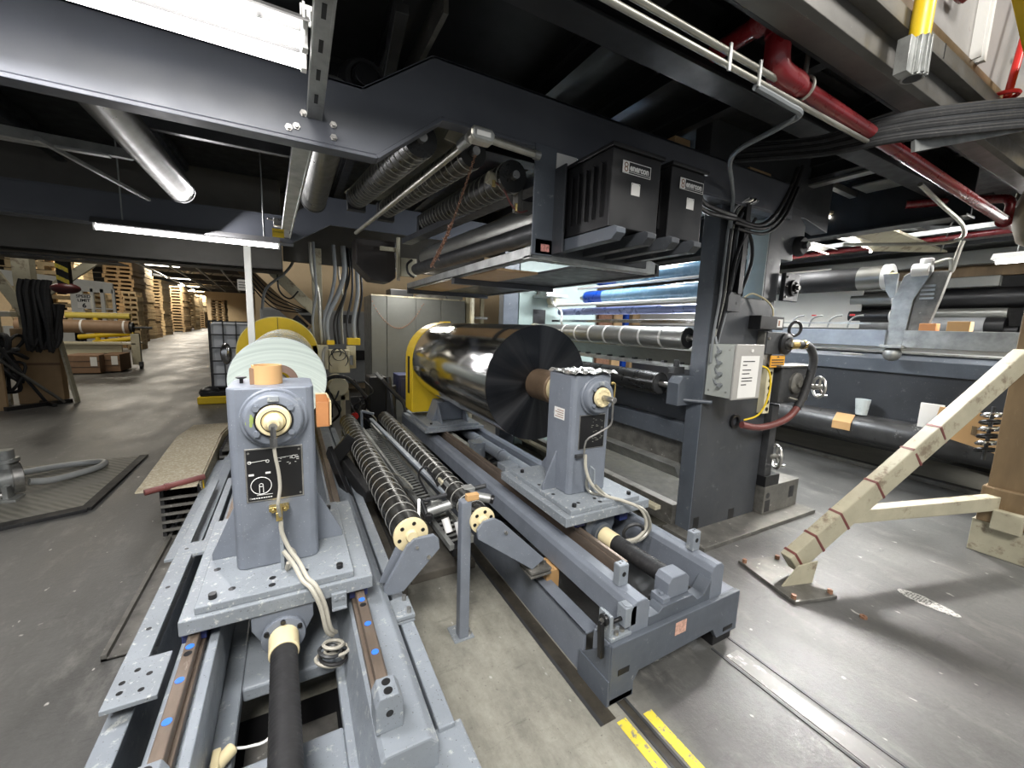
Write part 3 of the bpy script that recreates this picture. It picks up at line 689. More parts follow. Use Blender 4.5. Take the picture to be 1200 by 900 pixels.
def cheek(x0, x1, zt, y0=1.075):
    return MB().prism([(x0,.262),(x0,zt-.035),(x0+.012,zt-.010),(x0+.035,zt),(x1-.02,zt),(x1,zt-.02),(x1,.262)], 'xz', y0, 5.0)
P('side_beam', cheek(1.178,1.285,.40), 'grey', t, .004)
P('side_beam', cheek(1.685,1.775,.43), 'grey', t, .004)
P('cross_ramp', MB().prism([(1.285,.262),(1.285,.305),(1.345,.305),(1.37,.325),(1.56,.325),(1.60,.29),(1.64,.30),(1.685,.36),(1.685,.262)], 'xz', 1.075, 1.14), 'slabedge', t, .003)
P('pan', MB().box(1.285,1.685,1.12,5.0,.2,.262), 'dkgrey', t, .003)
P('screw_block', MB().prism([(1.425,.325),(1.425,.40),(1.445,.425),(1.535,.425),(1.56,.40),(1.56,.325)], 'xz', 1.10, 1.18), 'grey', t, .004)
P('block_foot', MB().box(1.385,1.43,1.09,1.16,.30,.345).bolt((1.405,1.12,.345),Z,.010,.012), 'grey', t, .002)
for x, z, y in ((1.232,.40,1.20),(1.730,.43,1.22)):
    b_ = P('pin_block', MB().box(x-.027,x+.027,y-.02,y+.02,z,z+.098), 'greypale', t, .005)
    P('pin_hole', MB().cyl((x,y-.0208,z+.055),(x,y-.0198,z+.055),.011,16).cyl((x-.008,y,z+.0975),(x-.008,y,z+.0985),.006,12).cyl((x+.012,y+.008,z+.0975),(x+.012,y+.008,z+.0985),.005,12), 'black', b_)
P('rail', MB().box(1.298,1.328,1.25,5.0,.262,.43).box(1.303,1.323,1.25,5.0,.43,.455), 'rail', t, .003)
m = MB()
P('clamp_plate', MB().box(1.075,1.185,1.07,1.16,.265,.28).box(1.09,1.10,1.09,1.15,.28,.36).box(1.075,1.088,1.08,1.15,.28,.37), 'greydust', t, .002)
P('clamp_block', MB().box(1.15,1.21,1.075,1.125,.30,.385).cyl((1.18,1.10,.385),(1.18,1.10,.388),.022,20), 'greypale', t, .003)
for p in ((1.115,1.085,.28),(1.15,1.09,.28),(1.13,1.12,.28)): P('clamp_screw', MB().cyl(p,(p[0],p[1],p[2]+.014),.010,14).cyl((p[0],p[1],p[2]+.014),(p[0],p[1],p[2]+.0145),.005,6), 'steel', t)
P('clamp_screw', MB().cyl((1.10,1.10,.33),(1.15,1.10,.33),.009,12), 'black', t)
lv = P('lever', MB().cyl((1.06,1.11,.345),(1.09,1.11,.345),.024,24).bar((1.052,1.11,.34),(1.045,1.09,.20),.020,.022,up=X), 'black', t, .003, label='black clamping lever')
P('lever_screw', MB().cyl((1.052,1.11,.345),(1.06,1.11,.345),.010,6), 'steel', lv)
P('warning_label', MB().box(1.43,1.50,1.0488,1.05,.185,.245), paint('red_white_label', (.55,.33,.26), .6, var=.35, scale=60), t)
# screw of the right stand
sc2 = T('screw_drive', 'black bellows boot with a cream collar between the rails of the right stand', 'screw', (1.45,1.2,.3))
P('mounting_block', MB().prism([(1.36,.497),(1.56,.497),(1.56,.43),(1.52,.345),(1.40,.345),(1.36,.43)], 'xz', 1.60, 1.66), 'slabedge', sc2, .004)
P('flange', MB().lathe((1.46,1.60,.395), NY, [(0,.062),(.03,.062),(.03,.0)], 36, cap=False), 'slabedge', sc2)
P('collar', MB().cyl((1.46,1.57,.395),(1.465,1.48,.392),.045,32), 'cream', sc2, .004, label='cream coloured collar')
prof = [(0,.043)]
for k in range(19): prof += [(.006+k*.016,.0435),(.012+k*.016,.0424),(.016+k*.016,.043)]
P('bellows_boot', MB().lathe((1.465,1.48,.392), (.10,-1,-.05), prof, 24), 'blackrub', sc2)

# ---- right tower
t = T('unwind_tower', 'grey near tower of the right unwind stand with crumpled foil on top', 'machine tower', (1.485,1.86,.497))
RX, RF = 1.485, 1.735
carriage(t, RX-.02, RF, 1.25, 'grey')
cap = bearing(t, RX-.005, RF, 1.135)
P('shaft_stub', MB().cyl((RX-.005,RF-.07,1.135),(RX-.005,RF-.155,1.135),.016,24), 'steel', t, .001)
m = MB()
for a in range(0,360,45): m.ball((RX-.005+.043*math.cos(R(a)),RF-.072,1.135+.043*math.sin(R(a))),.007,8)
P('cap_lobes', m, 'cream', cap)
P('air_pipe', MB().tube([(RX-.005,RF-.145,1.13),(RX-.005,RF-.145,1.06),(RX-.008,RF-.14,1.0),(RX-.055,RF-.10,.95),(RX-.10,RF-.06,.90),(RX-.10,RF-.05,.80)], .005, steps=3), 'steel', t)
P('brass_fitting', MB().ball((RX+.07,RF-.05,1.21),.010,10).tube([(RX+.07,RF-.05,1.21),(RX+.09,RF-.05,1.20),(RX+.088,RF-.05,1.13)], .004), 'brass', t)
pl = P('nameplate', MB().box(RX-.105,RX+.075,RF-.004,RF,.835,1.03), 'steel', t, .001, label='black nameplate with a steel rim')
P('plate_face', MB().box(RX-.101,RX+.071,RF-.0055,RF-.004,.839,1.026), 'black', pl)
m = MB(); random.seed(8); yy = RF-.0062
for k in range(26):
    x = RX-.03+random.random()*.08; z = .87+random.random()*.14; m.box(x,x+.004+random.random()*.014,yy,yy+.0006,z,z+.0018)
P('plate_diagram', m, 'ring', pl)
P('pipe_clamp', MB().box(RX-.125,RX-.075,RF-.02,RF,.79,.81), 'dkgrey', t, .002)
P('paper_sticker', MB().box(RX-.1575,RX-.157,RF+.07,RF+.17,.99,1.055), 'paper', t, label='white paper sticker')
m = MB()
for k in range(4): m.box(RX-.1582,RX-.1575,RF+.08,RF+.16-.02*(k%2),1.0+k*.013,1.004+k*.013)
P('sticker_print', m, 'rust', t)
PX('bearing_block', MB().box(1.29,1.35,1.6,1.72,.455,.497).box(1.60,1.66,1.6,1.72,.43,.497), 'blue_seal', t, .002)
h1 = [(RX-.09,RF-.05,.82),(RX-.085,RF-.055,.74),(RX-.06,RF-.08,.66),(RX+.0,RF-.12,.60),(RX+.07,RF-.2,.585),(RX+.14,RF-.26,.55),(RX+.17,RF-.28,.46),(RX+.12,RF-.27,.395),(RX+.02,RF-.25,.385)]
P('air_hose', MB().tube(h1, .009), 'hosebeige', t)
P('air_hose', MB().tube([(p[0]+.016,p[1]-.012,p[2]-.006) for p in h1[2:]], .009), 'conduit', t)
P('air_hose', MB().tube([(RX-.075,RF-.06,.70),(RX-.05,RF-.03,.62),(RX-.02,RF-.05,.585),(RX+.04,RF-.1,.582)], .008), 'conduit', t)
P('hose_loop', MB().torus((RX+.11,RF-.25,.42),(.4,1,.3),.055,.010), 'dkgrey', t)
# foil
m = MB(); random.seed(11); nx, ny = 14, 9
vs = []; 
for j in range(ny):
    for i in range(nx):
        x = RX-.165+i*.30/(nx-1); y = RF-.02+j*.26/(ny-1)
        z = 1.262+random.uniform(-.004,.014)
        if i == 0: z -= .004
        vs.append((x,y+random.uniform(-.006,.006),z))
fs = [(j*nx+i, j*nx+i+1, (j+1)*nx+i+1, (j+1)*nx+i) for j in range(ny-1) for i in range(nx-1)]
m.add(vs, fs)
ob = S('crumpled_foil', m, paint('foil', (.62,.61,.58), .28, metal=.75, var=.15, scale=30), 'crumpled silver foil sheet lying on top of the right tower', 'foil')
ob.modifiers.new('thick', 'SOLIDIFY').thickness = .003

# ---- right film roll
t = T('film_roll', 'large mirror-dark metallised film roll on the right unwind stand', 'film roll', (1.5,3.3,.71))
P('film', MB().lathe((1.5,2.37,1.115), Y, [(0,.400),(.006,.403),(1.80,.403)], 160, cap=False), 'film', t)
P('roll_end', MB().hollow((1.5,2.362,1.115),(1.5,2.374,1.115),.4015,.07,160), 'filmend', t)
P('core_end', MB().hollow((1.5,2.13,1.115),(1.5,2.37,1.115),.105,.07,48), paint('worn_core', (.16,.11,.07), .45, metal=.2, var=.3), t, .004)
P('core_ring', MB().hollow((1.5,2.10,1.115),(1.5,2.16,1.115),.088,.05,48), 'cream', t, .003)
P('chuck', MB().cyl((1.5,1.99,1.115),(1.5,2.3,1.115),.05,32), 'steel', t)
t = T('drive_guard', 'tall yellow guard with a rounded top at the far end of the right film roll', 'guard', (1.5,4.33,.55))
pts = [(1.10,.56),(1.10,1.1)]+[(1.5-.40*math.cos(R(a)),1.12+.40*math.sin(R(a))) for a in range(0,181,9)]+[(1.90,1.1),(1.90,.56)]
P('guard_shell', MB().prism(pts, 'xz', 4.2, 4.48), 'yellow', t, .01)
P('vent_slot', MB().box(1.096,1.101,4.30,4.37,.75,1.15), 'black', t)
P('top_lug', MB().box(1.47,1.55,4.3,4.44,1.515,1.53), 'yellow', t, .003)
t = T('drive_pedestal', 'grey gusseted pedestal and plate under the yellow guard of the right stand', 'pedestal', (1.45,4.1,.47))
P('base_plate', MB().box(1.10,1.72,3.72,4.6,.45,.48).box(1.14,1.68,3.76,4.6,.48,.505), 'greydust', t, .004)
P('upright', MB().prism([(1.25,.505),(1.66,.505),(1.60,.70),(1.32,.70)], 'xz', 3.98, 4.2), 'grey', t, .006)
P('gusset', MB().prism([(3.98,.505),(3.98,.70),(3.82,.505)], 'yz', 1.30, 1.315), 'grey', t, .002)
P('gusset', MB().prism([(3.98,.505),(3.98,.70),(3.82,.505)], 'yz', 1.58, 1.595), 'grey', t, .002)
P('cap_screw', MB().cyl((1.2,3.85,.505),(1.2,3.85,.52),.012,14), 'black', t)

# ---- workings between the rails of the right bed
m = MB(); prof = []
for k in range(16): prof += [(k*.035,.032),(k*.035+.012,.042),(k*.035+.024,.032)]
m.lathe((1.405,3.42,.37), Y, prof, 20); S('feed_screw', m, 'ring', 'pale coiled feed screw under the big film roll', 'screw')
for i, (x, y) in enumerate(((1.50,3.40),(1.485,2.74))):
    t = T('switch_box', ['grey switch box with cables at the end of the pale feed screw', 'grey metal switch box just behind the right tower plate'][i], 'box', (x,y,.30))
    P('box_body', MB().box(x-.06,x+.06,y-.07,y+.07,.262,.42), 'greypale', t, .004)
    P('gland', MB().cyl((x+.06,y,.36),(x+.10,y,.36),.014,12), 'steel', t)
    P('cable', MB().tube([(x+.10,y,.36),(x+.14,y-.05,.33),(x+.12,y-.15,.30),(x+.05,y-.2,.29)], .010), 'blackrub', t)
    P('cable', MB().tube([(x+.10,y+.01,.36),(x+.16,y+.02,.38),(x+.2,y-.08,.33)], .008), 'blackrub', t)
m = MB(); m.cyl((1.60,1.9,.37),(1.60,4.9,.37),.05,24)
for k in range(6): m.cyl((1.60,2.05+k*.5,.37),(1.60,2.08+k*.5,.37),.056,24)
S('guide_tube', m, 'greypale', 'long grey guide tube lying between the rails under the film roll', 'tube')
random.seed(21); m = MB()
for k in range(26):
    x = 1.36+random.random()*.24; y = 2.1+random.random()*2.0; s_ = .012+random.random()*.03
    m.bar((x,y,.27),(x+random.uniform(-.06,.06),y+random.uniform(-.06,.06),.28),s_,.012)
ob = S('debris', m, 'steeldirty', 'loose film scrap and swarf in the pan of the right bed', 'debris', kind='stuff')
# ================================================================== LAMINATOR (dark side frame at centre right)
t = T('machine_side_frame', 'tall dark grey steel side frame plate standing right of the right unwind stand', 'machine frame', (2.95,1.9,0))
out = [(2.565,.03),(3.36,.03),(3.36,1.50),(3.30,1.56),(3.30,1.77),(2.565,1.77)]
P('side_plate', MB().prism(out, 'xz', 1.85, 1.975), 'slab', t, .006)
P('edge_face', MB().box(2.557,2.566,1.852,1.975,.03,2.36), 'slabedge', t, .001)
P('upper_post', MB().box(2.566,2.82,1.85,1.975,1.77,2.37), 'slab', t, .005)
P('upper_post', MB().prism([(3.14,1.77),(3.32,1.77),(3.32,2.08),(3.47,2.08),(3.47,2.14),(3.60,2.20),(3.60,2.36),(3.52,2.42),(3.52,2.48),(3.14,2.48)], 'xz', 1.85, 2.0), 'slab', t, .005)
P('post_side', MB().box(3.128,3.14,1.852,2.0,1.77,2.36), paint('pale_grey_side', (.20,.235,.23), .4, var=.1), t, .001, label='pale grey-green side of the post')
P('head_plate', MB().prism([(2.40,2.37),(3.14,2.36),(3.14,2.42),(3.60,2.42),(3.95,2.36),(3.95,2.86),(2.40,2.86)], 'xz', 1.86, 1.98), 'slab', t, .004)
P('base_plate', MB().box(2.45,3.92,1.64,2.12,0,.032), 'steeldirty', t, .004)
fb = P('foot_block', MB().box(3.37,3.88,1.78,2.0,.032,.27), 'steeldirty', t, .005)
PX('foot_cutout', MB().box(3.39,3.46,1.7785,1.7805,.05,.15).box(3.74,3.81,1.7785,1.7805,.12,.22).cyl((3.42,1.7805,.19),(3.42,1.7785,.19),.025,16), 'black', fb)
PX('plate_cutout', MB().box(2.60,2.66,1.8485,1.851,.035,.13).box(3.02,3.09,1.8485,1.851,.035,.12), 'black', t)
P('front_rail', MB().box(3.30,3.37,1.86,2.0,.27,1.45), 'dkgrey', t, .004)
P('lifting_tab', MB().prism([(2.66,1.66),(2.80,1.66),(2.80,1.76),(2.78,1.79),(2.68,1.79),(2.66,1.76)], 'xz', 1.80, 1.85).cyl((2.76,1.7995,1.72),(2.76,1.798,1.72),.010,14), 'dkgrey', t, .003)
P('adjust_lever', MB().tube([(2.70,1.82,1.78),(2.72,1.81,1.95),(2.76,1.80,2.12)], .010), 'dkgrey', t)
P('roller_bracket', MB().prism([(2.40,.98),(2.56,.98),(2.56,1.19),(2.44,1.19),(2.40,1.14)], 'xz', 1.93, 2.03).cyl((2.46,1.95,1.02),(2.60,1.80,1.02),.014,12), 'slabedge', t, .004)
P('cable_duct', MB().box(2.74,2.79,1.79,1.85,1.78,2.38), 'black', t, .003)
# conduits along the frame
m = 0
cab = T('cable_loom', 'grey and black cables running down the left edge of the tall dark side frame', 'cables', (2.6,1.82,1.1))
for k, (x0, x1, r) in enumerate(((2.60,2.575,.009),(2.625,2.60,.007),(2.65,2.59,.006),(2.68,2.62,.010),(2.71,2.63,.006))):
    P('cable', MB().tube([(x0+.16,1.80,2.42),(x0+.02,1.815,2.30),(x0,1.82,2.0),(x0-.005,1.82,1.75),(x1,1.825,1.5-.02*k),(x1-.01,1.82,1.30-.04*k)], r), ['plastic_grey','black','conduit','black','plastic_grey'][k], cab)
for k in range(4):
    z = 1.38-k*.075
    P('cable', MB().tube([(2.59,1.82,z+.10),(2.585,1.80,z+.05),(2.575,1.77,z+.005),(2.572,1.76-.01*k,z)], .0085), 'plastic_grey', cab)
    P('gland', MB().cyl((2.572,1.76-.01*k,z),(2.545,1.755-.01*k,z),.014,10), 'plastic_grey', cab)
cab = T('cable_bundle', 'thick black cables sweeping from the top beam down to the dark side frame', 'cables', (2.9,1.8,2.4))
for k, pts in enumerate(([(2.02,1.6,2.24),(2.2,1.7,2.26),(2.45,1.76,2.27),(2.62,1.79,2.28)], [(2.04,1.62,2.21),(2.22,1.7,2.22),(2.45,1.76,2.245),(2.62,1.79,2.26)],
    [(2.62,1.80,2.27),(2.90,1.80,2.26),(3.08,1.80,2.36),(3.22,1.80,2.55),(3.30,1.80,2.72)], [(2.62,1.79,2.24),(2.92,1.79,2.24),(3.12,1.79,2.34),(3.26,1.79,2.55),(3.34,1.79,2.74)],
    [(2.64,1.78,2.20),(2.95,1.78,2.21),(3.16,1.78,2.34),(3.30,1.78,2.58)],
    [(2.66,1.80,1.80),(2.70,1.80,2.05),(2.80,1.80,2.22),(2.86,1.80,2.30)], [(2.70,1.81,2.26),(2.85,1.81,2.16),(2.88,1.81,2.0),(2.80,1.81,1.8)])):
    P('cable', MB().tube(pts, (.016,.014,.015,.013,.011,.012,.014)[k]), 'blackrub', cab)
cab = T('grey_conduit', 'thin grey bent conduit dropping from the overhead pipes to the dark side frame', 'conduit', (2.6,1.4,2.3))
P('pipe', MB().tube([(1.50,1.0,2.385),(1.70,1.0,2.38),(1.80,1.0,2.37),(1.84,1.1,2.37),(2.05,1.45,2.42),(2.45,1.72,2.44),(2.58,1.79,2.38),(2.60,1.80,2.2)], .012), 'plastic_grey', cab)

# control box on the frame
t = T('control_box', 'light grey hinged control box with a typed notice fixed to the tall dark frame', 'control box', (2.73,1.74,1.06))
P('box_body', MB().box(2.575,2.875,1.66,1.85,1.07,1.43), paint('pale_grey_box', (.38,.40,.375), .45, var=.06, wear=(.25,.25,.22), wamt=.1), t, .004)
P('door', MB().box(2.57,2.88,1.64,1.658,1.062,1.438), paint('box_door_grey', (.36,.35,.33), .45, var=.05), t, .006)
P('notice', MB().box(2.625,2.83,1.6385,1.64,1.075,1.36), 'paper', t, .0, label='white paper notice')
m = MB()
for k, (w_, z) in enumerate(((.14,1.32),(.055,1.295),(.10,1.262),(.085,1.237),(.13,1.207),(.12,1.187),(.06,1.162))):
    n = int(w_/.012)
    for j in range(n): m.box(2.65+j*.012,2.66+j*.012,1.6375,1.6385,z,z+.0065)
P('notice_print', m, 'black', t)
P('lock', MB().box(2.725,2.745,1.634,1.64,1.385,1.405).box(2.731,2.739,1.632,1.634,1.388,1.396), 'paper', t)
m = MB()
for y in (1.69,1.82):
    for z in (1.11,1.40): m.bolt((2.575,y,z),(-1,0,0),.006,.004)
P('corner_screw', m, 'steel', t)

# gadgets on the right edge of the frame
t = T('junction_box', 'small black box with a white label at the right edge of the dark frame', 'box', (3.15,1.8,1.54))
P('box_body', MB().box(3.0,3.30,1.76,1.85,1.545,1.645), 'black', t, .004)
P('label_plate', MB().box(3.21,3.28,1.7585,1.76,1.565,1.625), 'paper', t)
P('label_print', MB().box(3.222,3.242,1.7578,1.7585,1.575,1.615), 'rust', t)
t = T('roller_bearing', 'square grey bearing plate with a black hub on the right edge of the post', 'bearing', (3.40,1.8,1.78))
P('plate', MB().box(3.32,3.52,1.80,1.835,1.77,1.98), 'dkgrey', t, .004)
P('hub', MB().lathe((3.43,1.80,1.87), NY, [(0,.062),(.02,.060),(.022,.045),(.01,.040),(.01,.030),(.035,.028),(.035,0)], 32, cap=False), 'black', t)
P('hub_nut', MB().cyl((3.43,1.79,1.87),(3.43,1.75,1.87),.018,6), 'steeldirty', t)
P('plate_bolt', MB().bolt((3.345,1.80,1.80),NY).bolt((3.345,1.80,1.875),NY).bolt((3.345,1.80,1.95),NY), 'black', t)
t = T('rubber_buffer', 'round black knob sticking out from the upper right of the dark frame', 'knob', (3.55,1.8,2.13))
P('knob', MB().lathe((3.52,1.85,2.20), NY, [(0,.075),(.03,.075),(.05,.06),(.05,0)], 28, cap=False), 'blackrub', t)
P('nut', MB().cyl((3.52,1.80,2.20),(3.52,1.77,2.20),.03,6), 'dkgrey', t, .002)
t = T('brake_unit', 'dark round brake housing with an orange warning plate beside the control box', 'brake', (3.36,1.8,1.28))
P('housing', MB().box(3.14,3.40,1.78,1.86,1.36,1.53), 'dkgrey', t, .006)
P('rotor', MB().lathe((3.38,1.80,1.44), NY, [(0,.085),(.04,.085),(.05,.07),(.05,.05),(.06,.045),(.06,0)], 32, cap=False), 'black', t)
P('shaft_end', MB().cyl((3.38,1.75,1.44),(3.38,1.72,1.44),.02,16), 'steel', t)
P('warning_plate', MB().box(3.21,3.40,1.774,1.78,1.26,1.35), paint('orange_plate', (.70,.33,.02), .5), t)
m = MB()
for k in range(3): m.box(3.225,3.385,1.773,1.774,1.272+k*.02,1.281+k*.02)
m.prism([(3.285,1.335),(3.325,1.335),(3.305,1.348)], 'xz', 1.773, 1.774)
P('warning_print', m, 'black', t)
P('bracket', MB().box(3.13,3.19,1.79,1.85,1.25,1.53).cyl((3.16,1.79,1.48),(3.16,1.77,1.48),.012,12), 'steeldirty', t, .003)
t = T('gear_housing', 'dark oily gear housing below the orange plate on the frame edge', 'gear housing', (3.55,1.8,.95))
P('casing', MB().box(3.36,3.80,1.76,1.9,.97,1.26), 'dkgrey', t, .008)
P('cover', MB().lathe((3.56,1.76,1.13), NY, [(0,.085),(.02,.085),(.03,.07),(.03,.03),(.045,.03),(.045,0)], 28, cap=False), 'steeldirty', t)
P('top_plate', MB().box(3.30,3.82,1.74,1.9,1.26,1.275), 'steeldirty', t, .002)
P('small_pipe', MB().tube([(3.45,1.73,1.02),(3.56,1.71,1.0),(3.64,1.70,1.03),(3.66,1.72,1.12)], .007), 'conduit', t)
t = T('terminal_strip', 'vertical cream terminal strip with round sockets on the frame edge', 'terminal strip', (3.27,1.8,.9))
P('backing', MB().box(3.235,3.315,1.80,1.85,.89,1.25), 'cream_box', t, .003)
m = MB()
for k in range(6): m.cyl((3.28,1.80,.925+k*.057),(3.28,1.795,.925+k*.057),.016,14)
P('sockets', m, 'black', t)
def handwheel(c, ax, r, label):
    t = T('handwheel', label, 'handwheel', (c[0],c[1],c[2]-r))
    c = Vector(c); ax = Vector(ax).normalized(); u = ax.cross(Vector(Z)).normalized(); v = ax.cross(u)
    P('rim', MB().torus(c,ax,r,.011,n=36,m=8), 'steel', t)
    m = MB()
    for k in range(3):
        a = k*2*math.pi/3+.4; m.bar(c,c+(u*math.cos(a)+v*math.sin(a))*r,.016,.010,up=ax)
    P('spokes', m, 'steel', t)
    P('hub', MB().cyl(c-ax*.02,c+ax*.10,.022,16), 'steeldirty', t)
    q = c-v*r*.0+v*(-r) ; q = c+Vector((0,0,-r*.85))+u*r*.3
    P('crank_handle', MB().cyl(q,q-ax*.085,.010,12), 'chrome', t)
handwheel((3.86,1.72,1.09), (-.75,.55,0), .085, 'upper bright handwheel beside the black hose')
handwheel((3.47,1.78,.52), (-.75,.65,0), .095, 'lower handwheel near the foot of the dark frame')
P_ = T('gear_column', 'dark oily screw column under the lower handwheel on the frame edge', 'screw column', (3.42,1.82,.27))
P('column', MB().box(3.37,3.46,1.80,1.9,.27,.95), 'dkgrey', P_, .004)
P('plate', MB().box(3.36,3.56,1.78,1.9,.27,.36), 'black', P_, .004)
t = T('thick_hose', 'thick black hose curving down the frame edge and turning dark red below the control box', 'hose', (3.4,1.75,.78))
P('black_section', MB().tube([(3.40,1.75,1.435),(3.52,1.73,1.44),(3.62,1.72,1.425),(3.665,1.70,1.34),(3.66,1.70,1.22),(3.60,1.70,1.05),(3.52,1.70,.94)], .030, n=12), 'blackrub', t)
P('red_section', MB().tube([(3.52,1.70,.94),(3.44,1.71,.87),(3.30,1.73,.82),(3.12,1.76,.80),(2.98,1.80,.825)], .026, n=12), 'hosered', t, label='dark red lower section')
PX('coupling', MB().cyl((3.40,1.75,1.435),(3.47,1.74,1.44),.036,12).cyl((3.53,1.73,1.44),(3.56,1.73,1.44),.036,12), 'brass', t)
P('wall_grommet', MB().hollow((2.955,1.85,.845),(2.955,1.83,.845),.055,.035,24), 'black', t)
m = MB().tube([(3.0,1.80,.86),(3.08,1.75,.90),(3.12,1.72,1.0),(3.13,1.71,1.15),(3.08,1.72,1.26),(2.98,1.76,1.28)], .007)
S('yellow_cable', m, 'yellow', 'thin yellow cable looping from the hose grommet up beside the control box', 'cable')
m = MB().tube([(2.90,1.84,1.77),(2.98,1.83,1.80),(3.10,1.80,1.76),(3.18,1.79,1.70),(3.20,1.79,1.62)], .006)
S('brown_cable', m, 'cream', 'thin beige cable lying over the top of the wide frame plate', 'cable')
m = MB().torus((3.50,1.78,1.56),(.3,1,.1),.055,.012)
S('cable_loop', m, 'blackrub', 'small loop of black cable beside the labelled black box', 'cable')

# rollers between the frames
def roller(name, x, z, r, y0, y1, mat, label, rings=0, shaft=.02, group=None, n=48, endmat='black', rx=0, y_r0=None):
    t = T(name, label, 'roller', (x,(y0+y1)/2,z-r), group)
    P('roller_body', MB().cyl((x,y0,z),(x,y1,z),r,n), mat, t, .003)
    P('end_cap', MB().hollow((x,y0-.004,z),(x,y0+.002,z),r*.9,r*.35,n), endmat, t)
    P('shaft', MB().cyl((x,y0-.12,z),(x,y1+.1,z),shaft,16), 'steel', t)
    m = MB()
    for k in range(rings):
        m = MB(); y = (y_r0 or y0+.1)+k*.22; m.hollow((x,y,z),(x,y+.022,z),r+.0015,r-.004,n); P('tape_ring', m, 'tape', t)
    return t
roller('taped_roller', 2.64, 1.46, .083, 2.08, 4.3, 'drum', 'steel roller with white tape rings just behind the tall dark frame', rings=7, endmat='black', y_r0=2.28)
roller('lower_roller', 2.43, 1.115, .085, 2.12, 4.3, 'roller', 'dark polished roller behind the right tower, ending at the frame bracket', endmat='dkgrey')
t = roller('blue_roller', 2.88, 1.843, .066, 2.0, 3.62, 'blueroll', 'pale blue roller with a deep blue band, lower of the two blue rollers')
P('blue_band', MB().hollow((2.88,3.32,1.843),(2.88,3.60,1.843),.0675,.06,48), 'bluedark', t)
t = roller('blue_roller', 2.90, 2.015, .058, 2.0, 3.45, 'blueroll', 'upper blue roller under the long bright lamp behind the black boxes')
P('blue_band', MB().hollow((2.90,3.15,2.015),(2.90,3.42,2.015),.0595,.05,48), 'bluedark', t)
m = MB(); m.box(2.84,2.88,2.0,3.75,1.935,1.955); S('white_bar', m, 'opal', 'flat white bar between the two blue rollers', 'bar', bevel=.002)
m = MB(); m.cyl((2.80,2.0,1.765),(2.80,4.25,1.765),.016,16); S('white_pipe', m, 'opal', 'thin white pipe running under the lower blue roller', 'pipe')
m = MB(); m.cyl((2.94,2.0,1.70),(2.94,4.2,1.70),.04,24); S('steel_bar', m, paint('blue_grey_bar', (.22,.25,.42), .3, metal=.4), 'blue-grey bar below the thin white pipe', 'bar')
m = MB(); m.prism([(2.82,1.60),(3.10,1.62),(3.10,1.60),(2.82,1.575)], 'xz', 2.0, 4.2); S('silver_film_web', m, 'chrome', 'bright silver film web passing above the taped roller', 'film')
m = MB(); m.prism([(2.74,1.38),(2.95,1.20),(2.96,1.21),(2.75,1.395)], 'xz', 2.0, 4.25); m.box(2.72,2.76,2.0,4.25,1.36,1.38)
S('deflector_plate', m, 'drum', 'slanted bright steel deflector plate below the taped roller', 'plate')
t = T('roller_support_rail', 'perforated steel rail between the taped roller and the lower dark roller', 'rail', (2.62,3.1,1.24))
P('rail', MB().box(2.62,2.66,2.0,4.25,1.225,1.26), 'galv', t, .002)
for k in range(14): P('rail_nut', MB().box(2.61,2.65,2.1+k*.16,2.13+k*.16,1.26,1.275), 'dkgrey', t)
P('end_clamp', MB().box(2.45,2.56,2.02,2.08,1.20,1.25).cyl((2.5,2.05,1.25),(2.5,2.05,1.30),.02,8), 'dkgrey', t, .003)
t = T('machine_cross_beam', 'dark grey cross beams low between the machine side frames behind the right stand', 'cross beam', (2.7,3.1,.3))
P('upper_panel', MB().prism([(2.62,.83),(2.60,1.02),(2.70,1.10),(2.76,1.10),(2.76,.83)], 'xz', 1.98, 4.3), 'slab', t, .004)
P('grey_ledge', MB().box(2.555,2.74,1.98,4.3,.685,.825), 'slabedge', t, .004)
P('lower_panel', MB().box(2.60,2.72,1.98,4.3,.50,.685), 'steeldirty', t, .003)
P('drip_tray', MB().prism([(2.50,.50),(2.62,.505),(2.62,.40),(2.56,.40)], 'xz', 1.98, 4.3), 'galv', t, .003, label='stained bright drip edge')
P('toe_plate', MB().box(2.52,2.60,1.98,4.3,.0,.19), 'steeldirty', t, .003)
m = MB(); m.box(2.62,4.2,2.0,4.28,0,.03); m.box(2.10,2.50,2.0,4.6,.0,.04); m.box(1.98,2.02,1.75,4.8,.0,.16); m.box(2.02,2.10,1.75,4.8,0,.02)  # wide dark plate added over the bright floor under the machine
S('floor_channel', m, paint('oily_floor_plate', (.03,.028,.020), .7, metal=0, var=.5, scale=10, wear=(.16,.15,.11), wamt=.15, wscale=18), 'oily floor channel between the right stand and the dark frame', 'channel', bevel=.003)
m = MB(); m.bar((2.36,1.98,.20),(2.36,4.3,.20),.06,.03); S('cream_flat_bar', m, 'creampaint', 'dirty cream flat bar low behind the right tower', 'bar', bevel=.004)

# far side frame
t = T('mint_side_frame', 'pale mint green side frame at the far end of the blue rollers', 'machine frame', (2.95,4.4,0))
P('side_plate', MB().prism([(2.42,.0),(3.6,.0),(3.6,2.55),(2.62,2.55),(2.42,2.3)], 'xz', 4.32, 4.45), 'mint', t, .006)
P('opening', MB().box(2.62,2.80,4.316,4.321,1.52,1.72), 'black', t)
P('bearing_housing', MB().cyl((2.64,4.32,1.46),(2.64,4.26,1.46),.09,24).cyl((2.88,4.32,1.843),(2.88,4.24,1.843),.07,24), 'creampaint', t, .003)
P('sensor_arm', MB().box(2.60,2.90,4.0,4.3,1.86,1.89).box(2.66,2.78,4.1,4.3,1.89,1.98), 'galv', t, .004)
P('cable', MB().tube([(2.75,4.2,2.05),(2.72,4.1,1.9),(2.76,4.08,1.78),(2.85,4.05,1.70),(2.82,4.0,1.58),(2.9,4.05,1.5)], .012), 'opal', t)
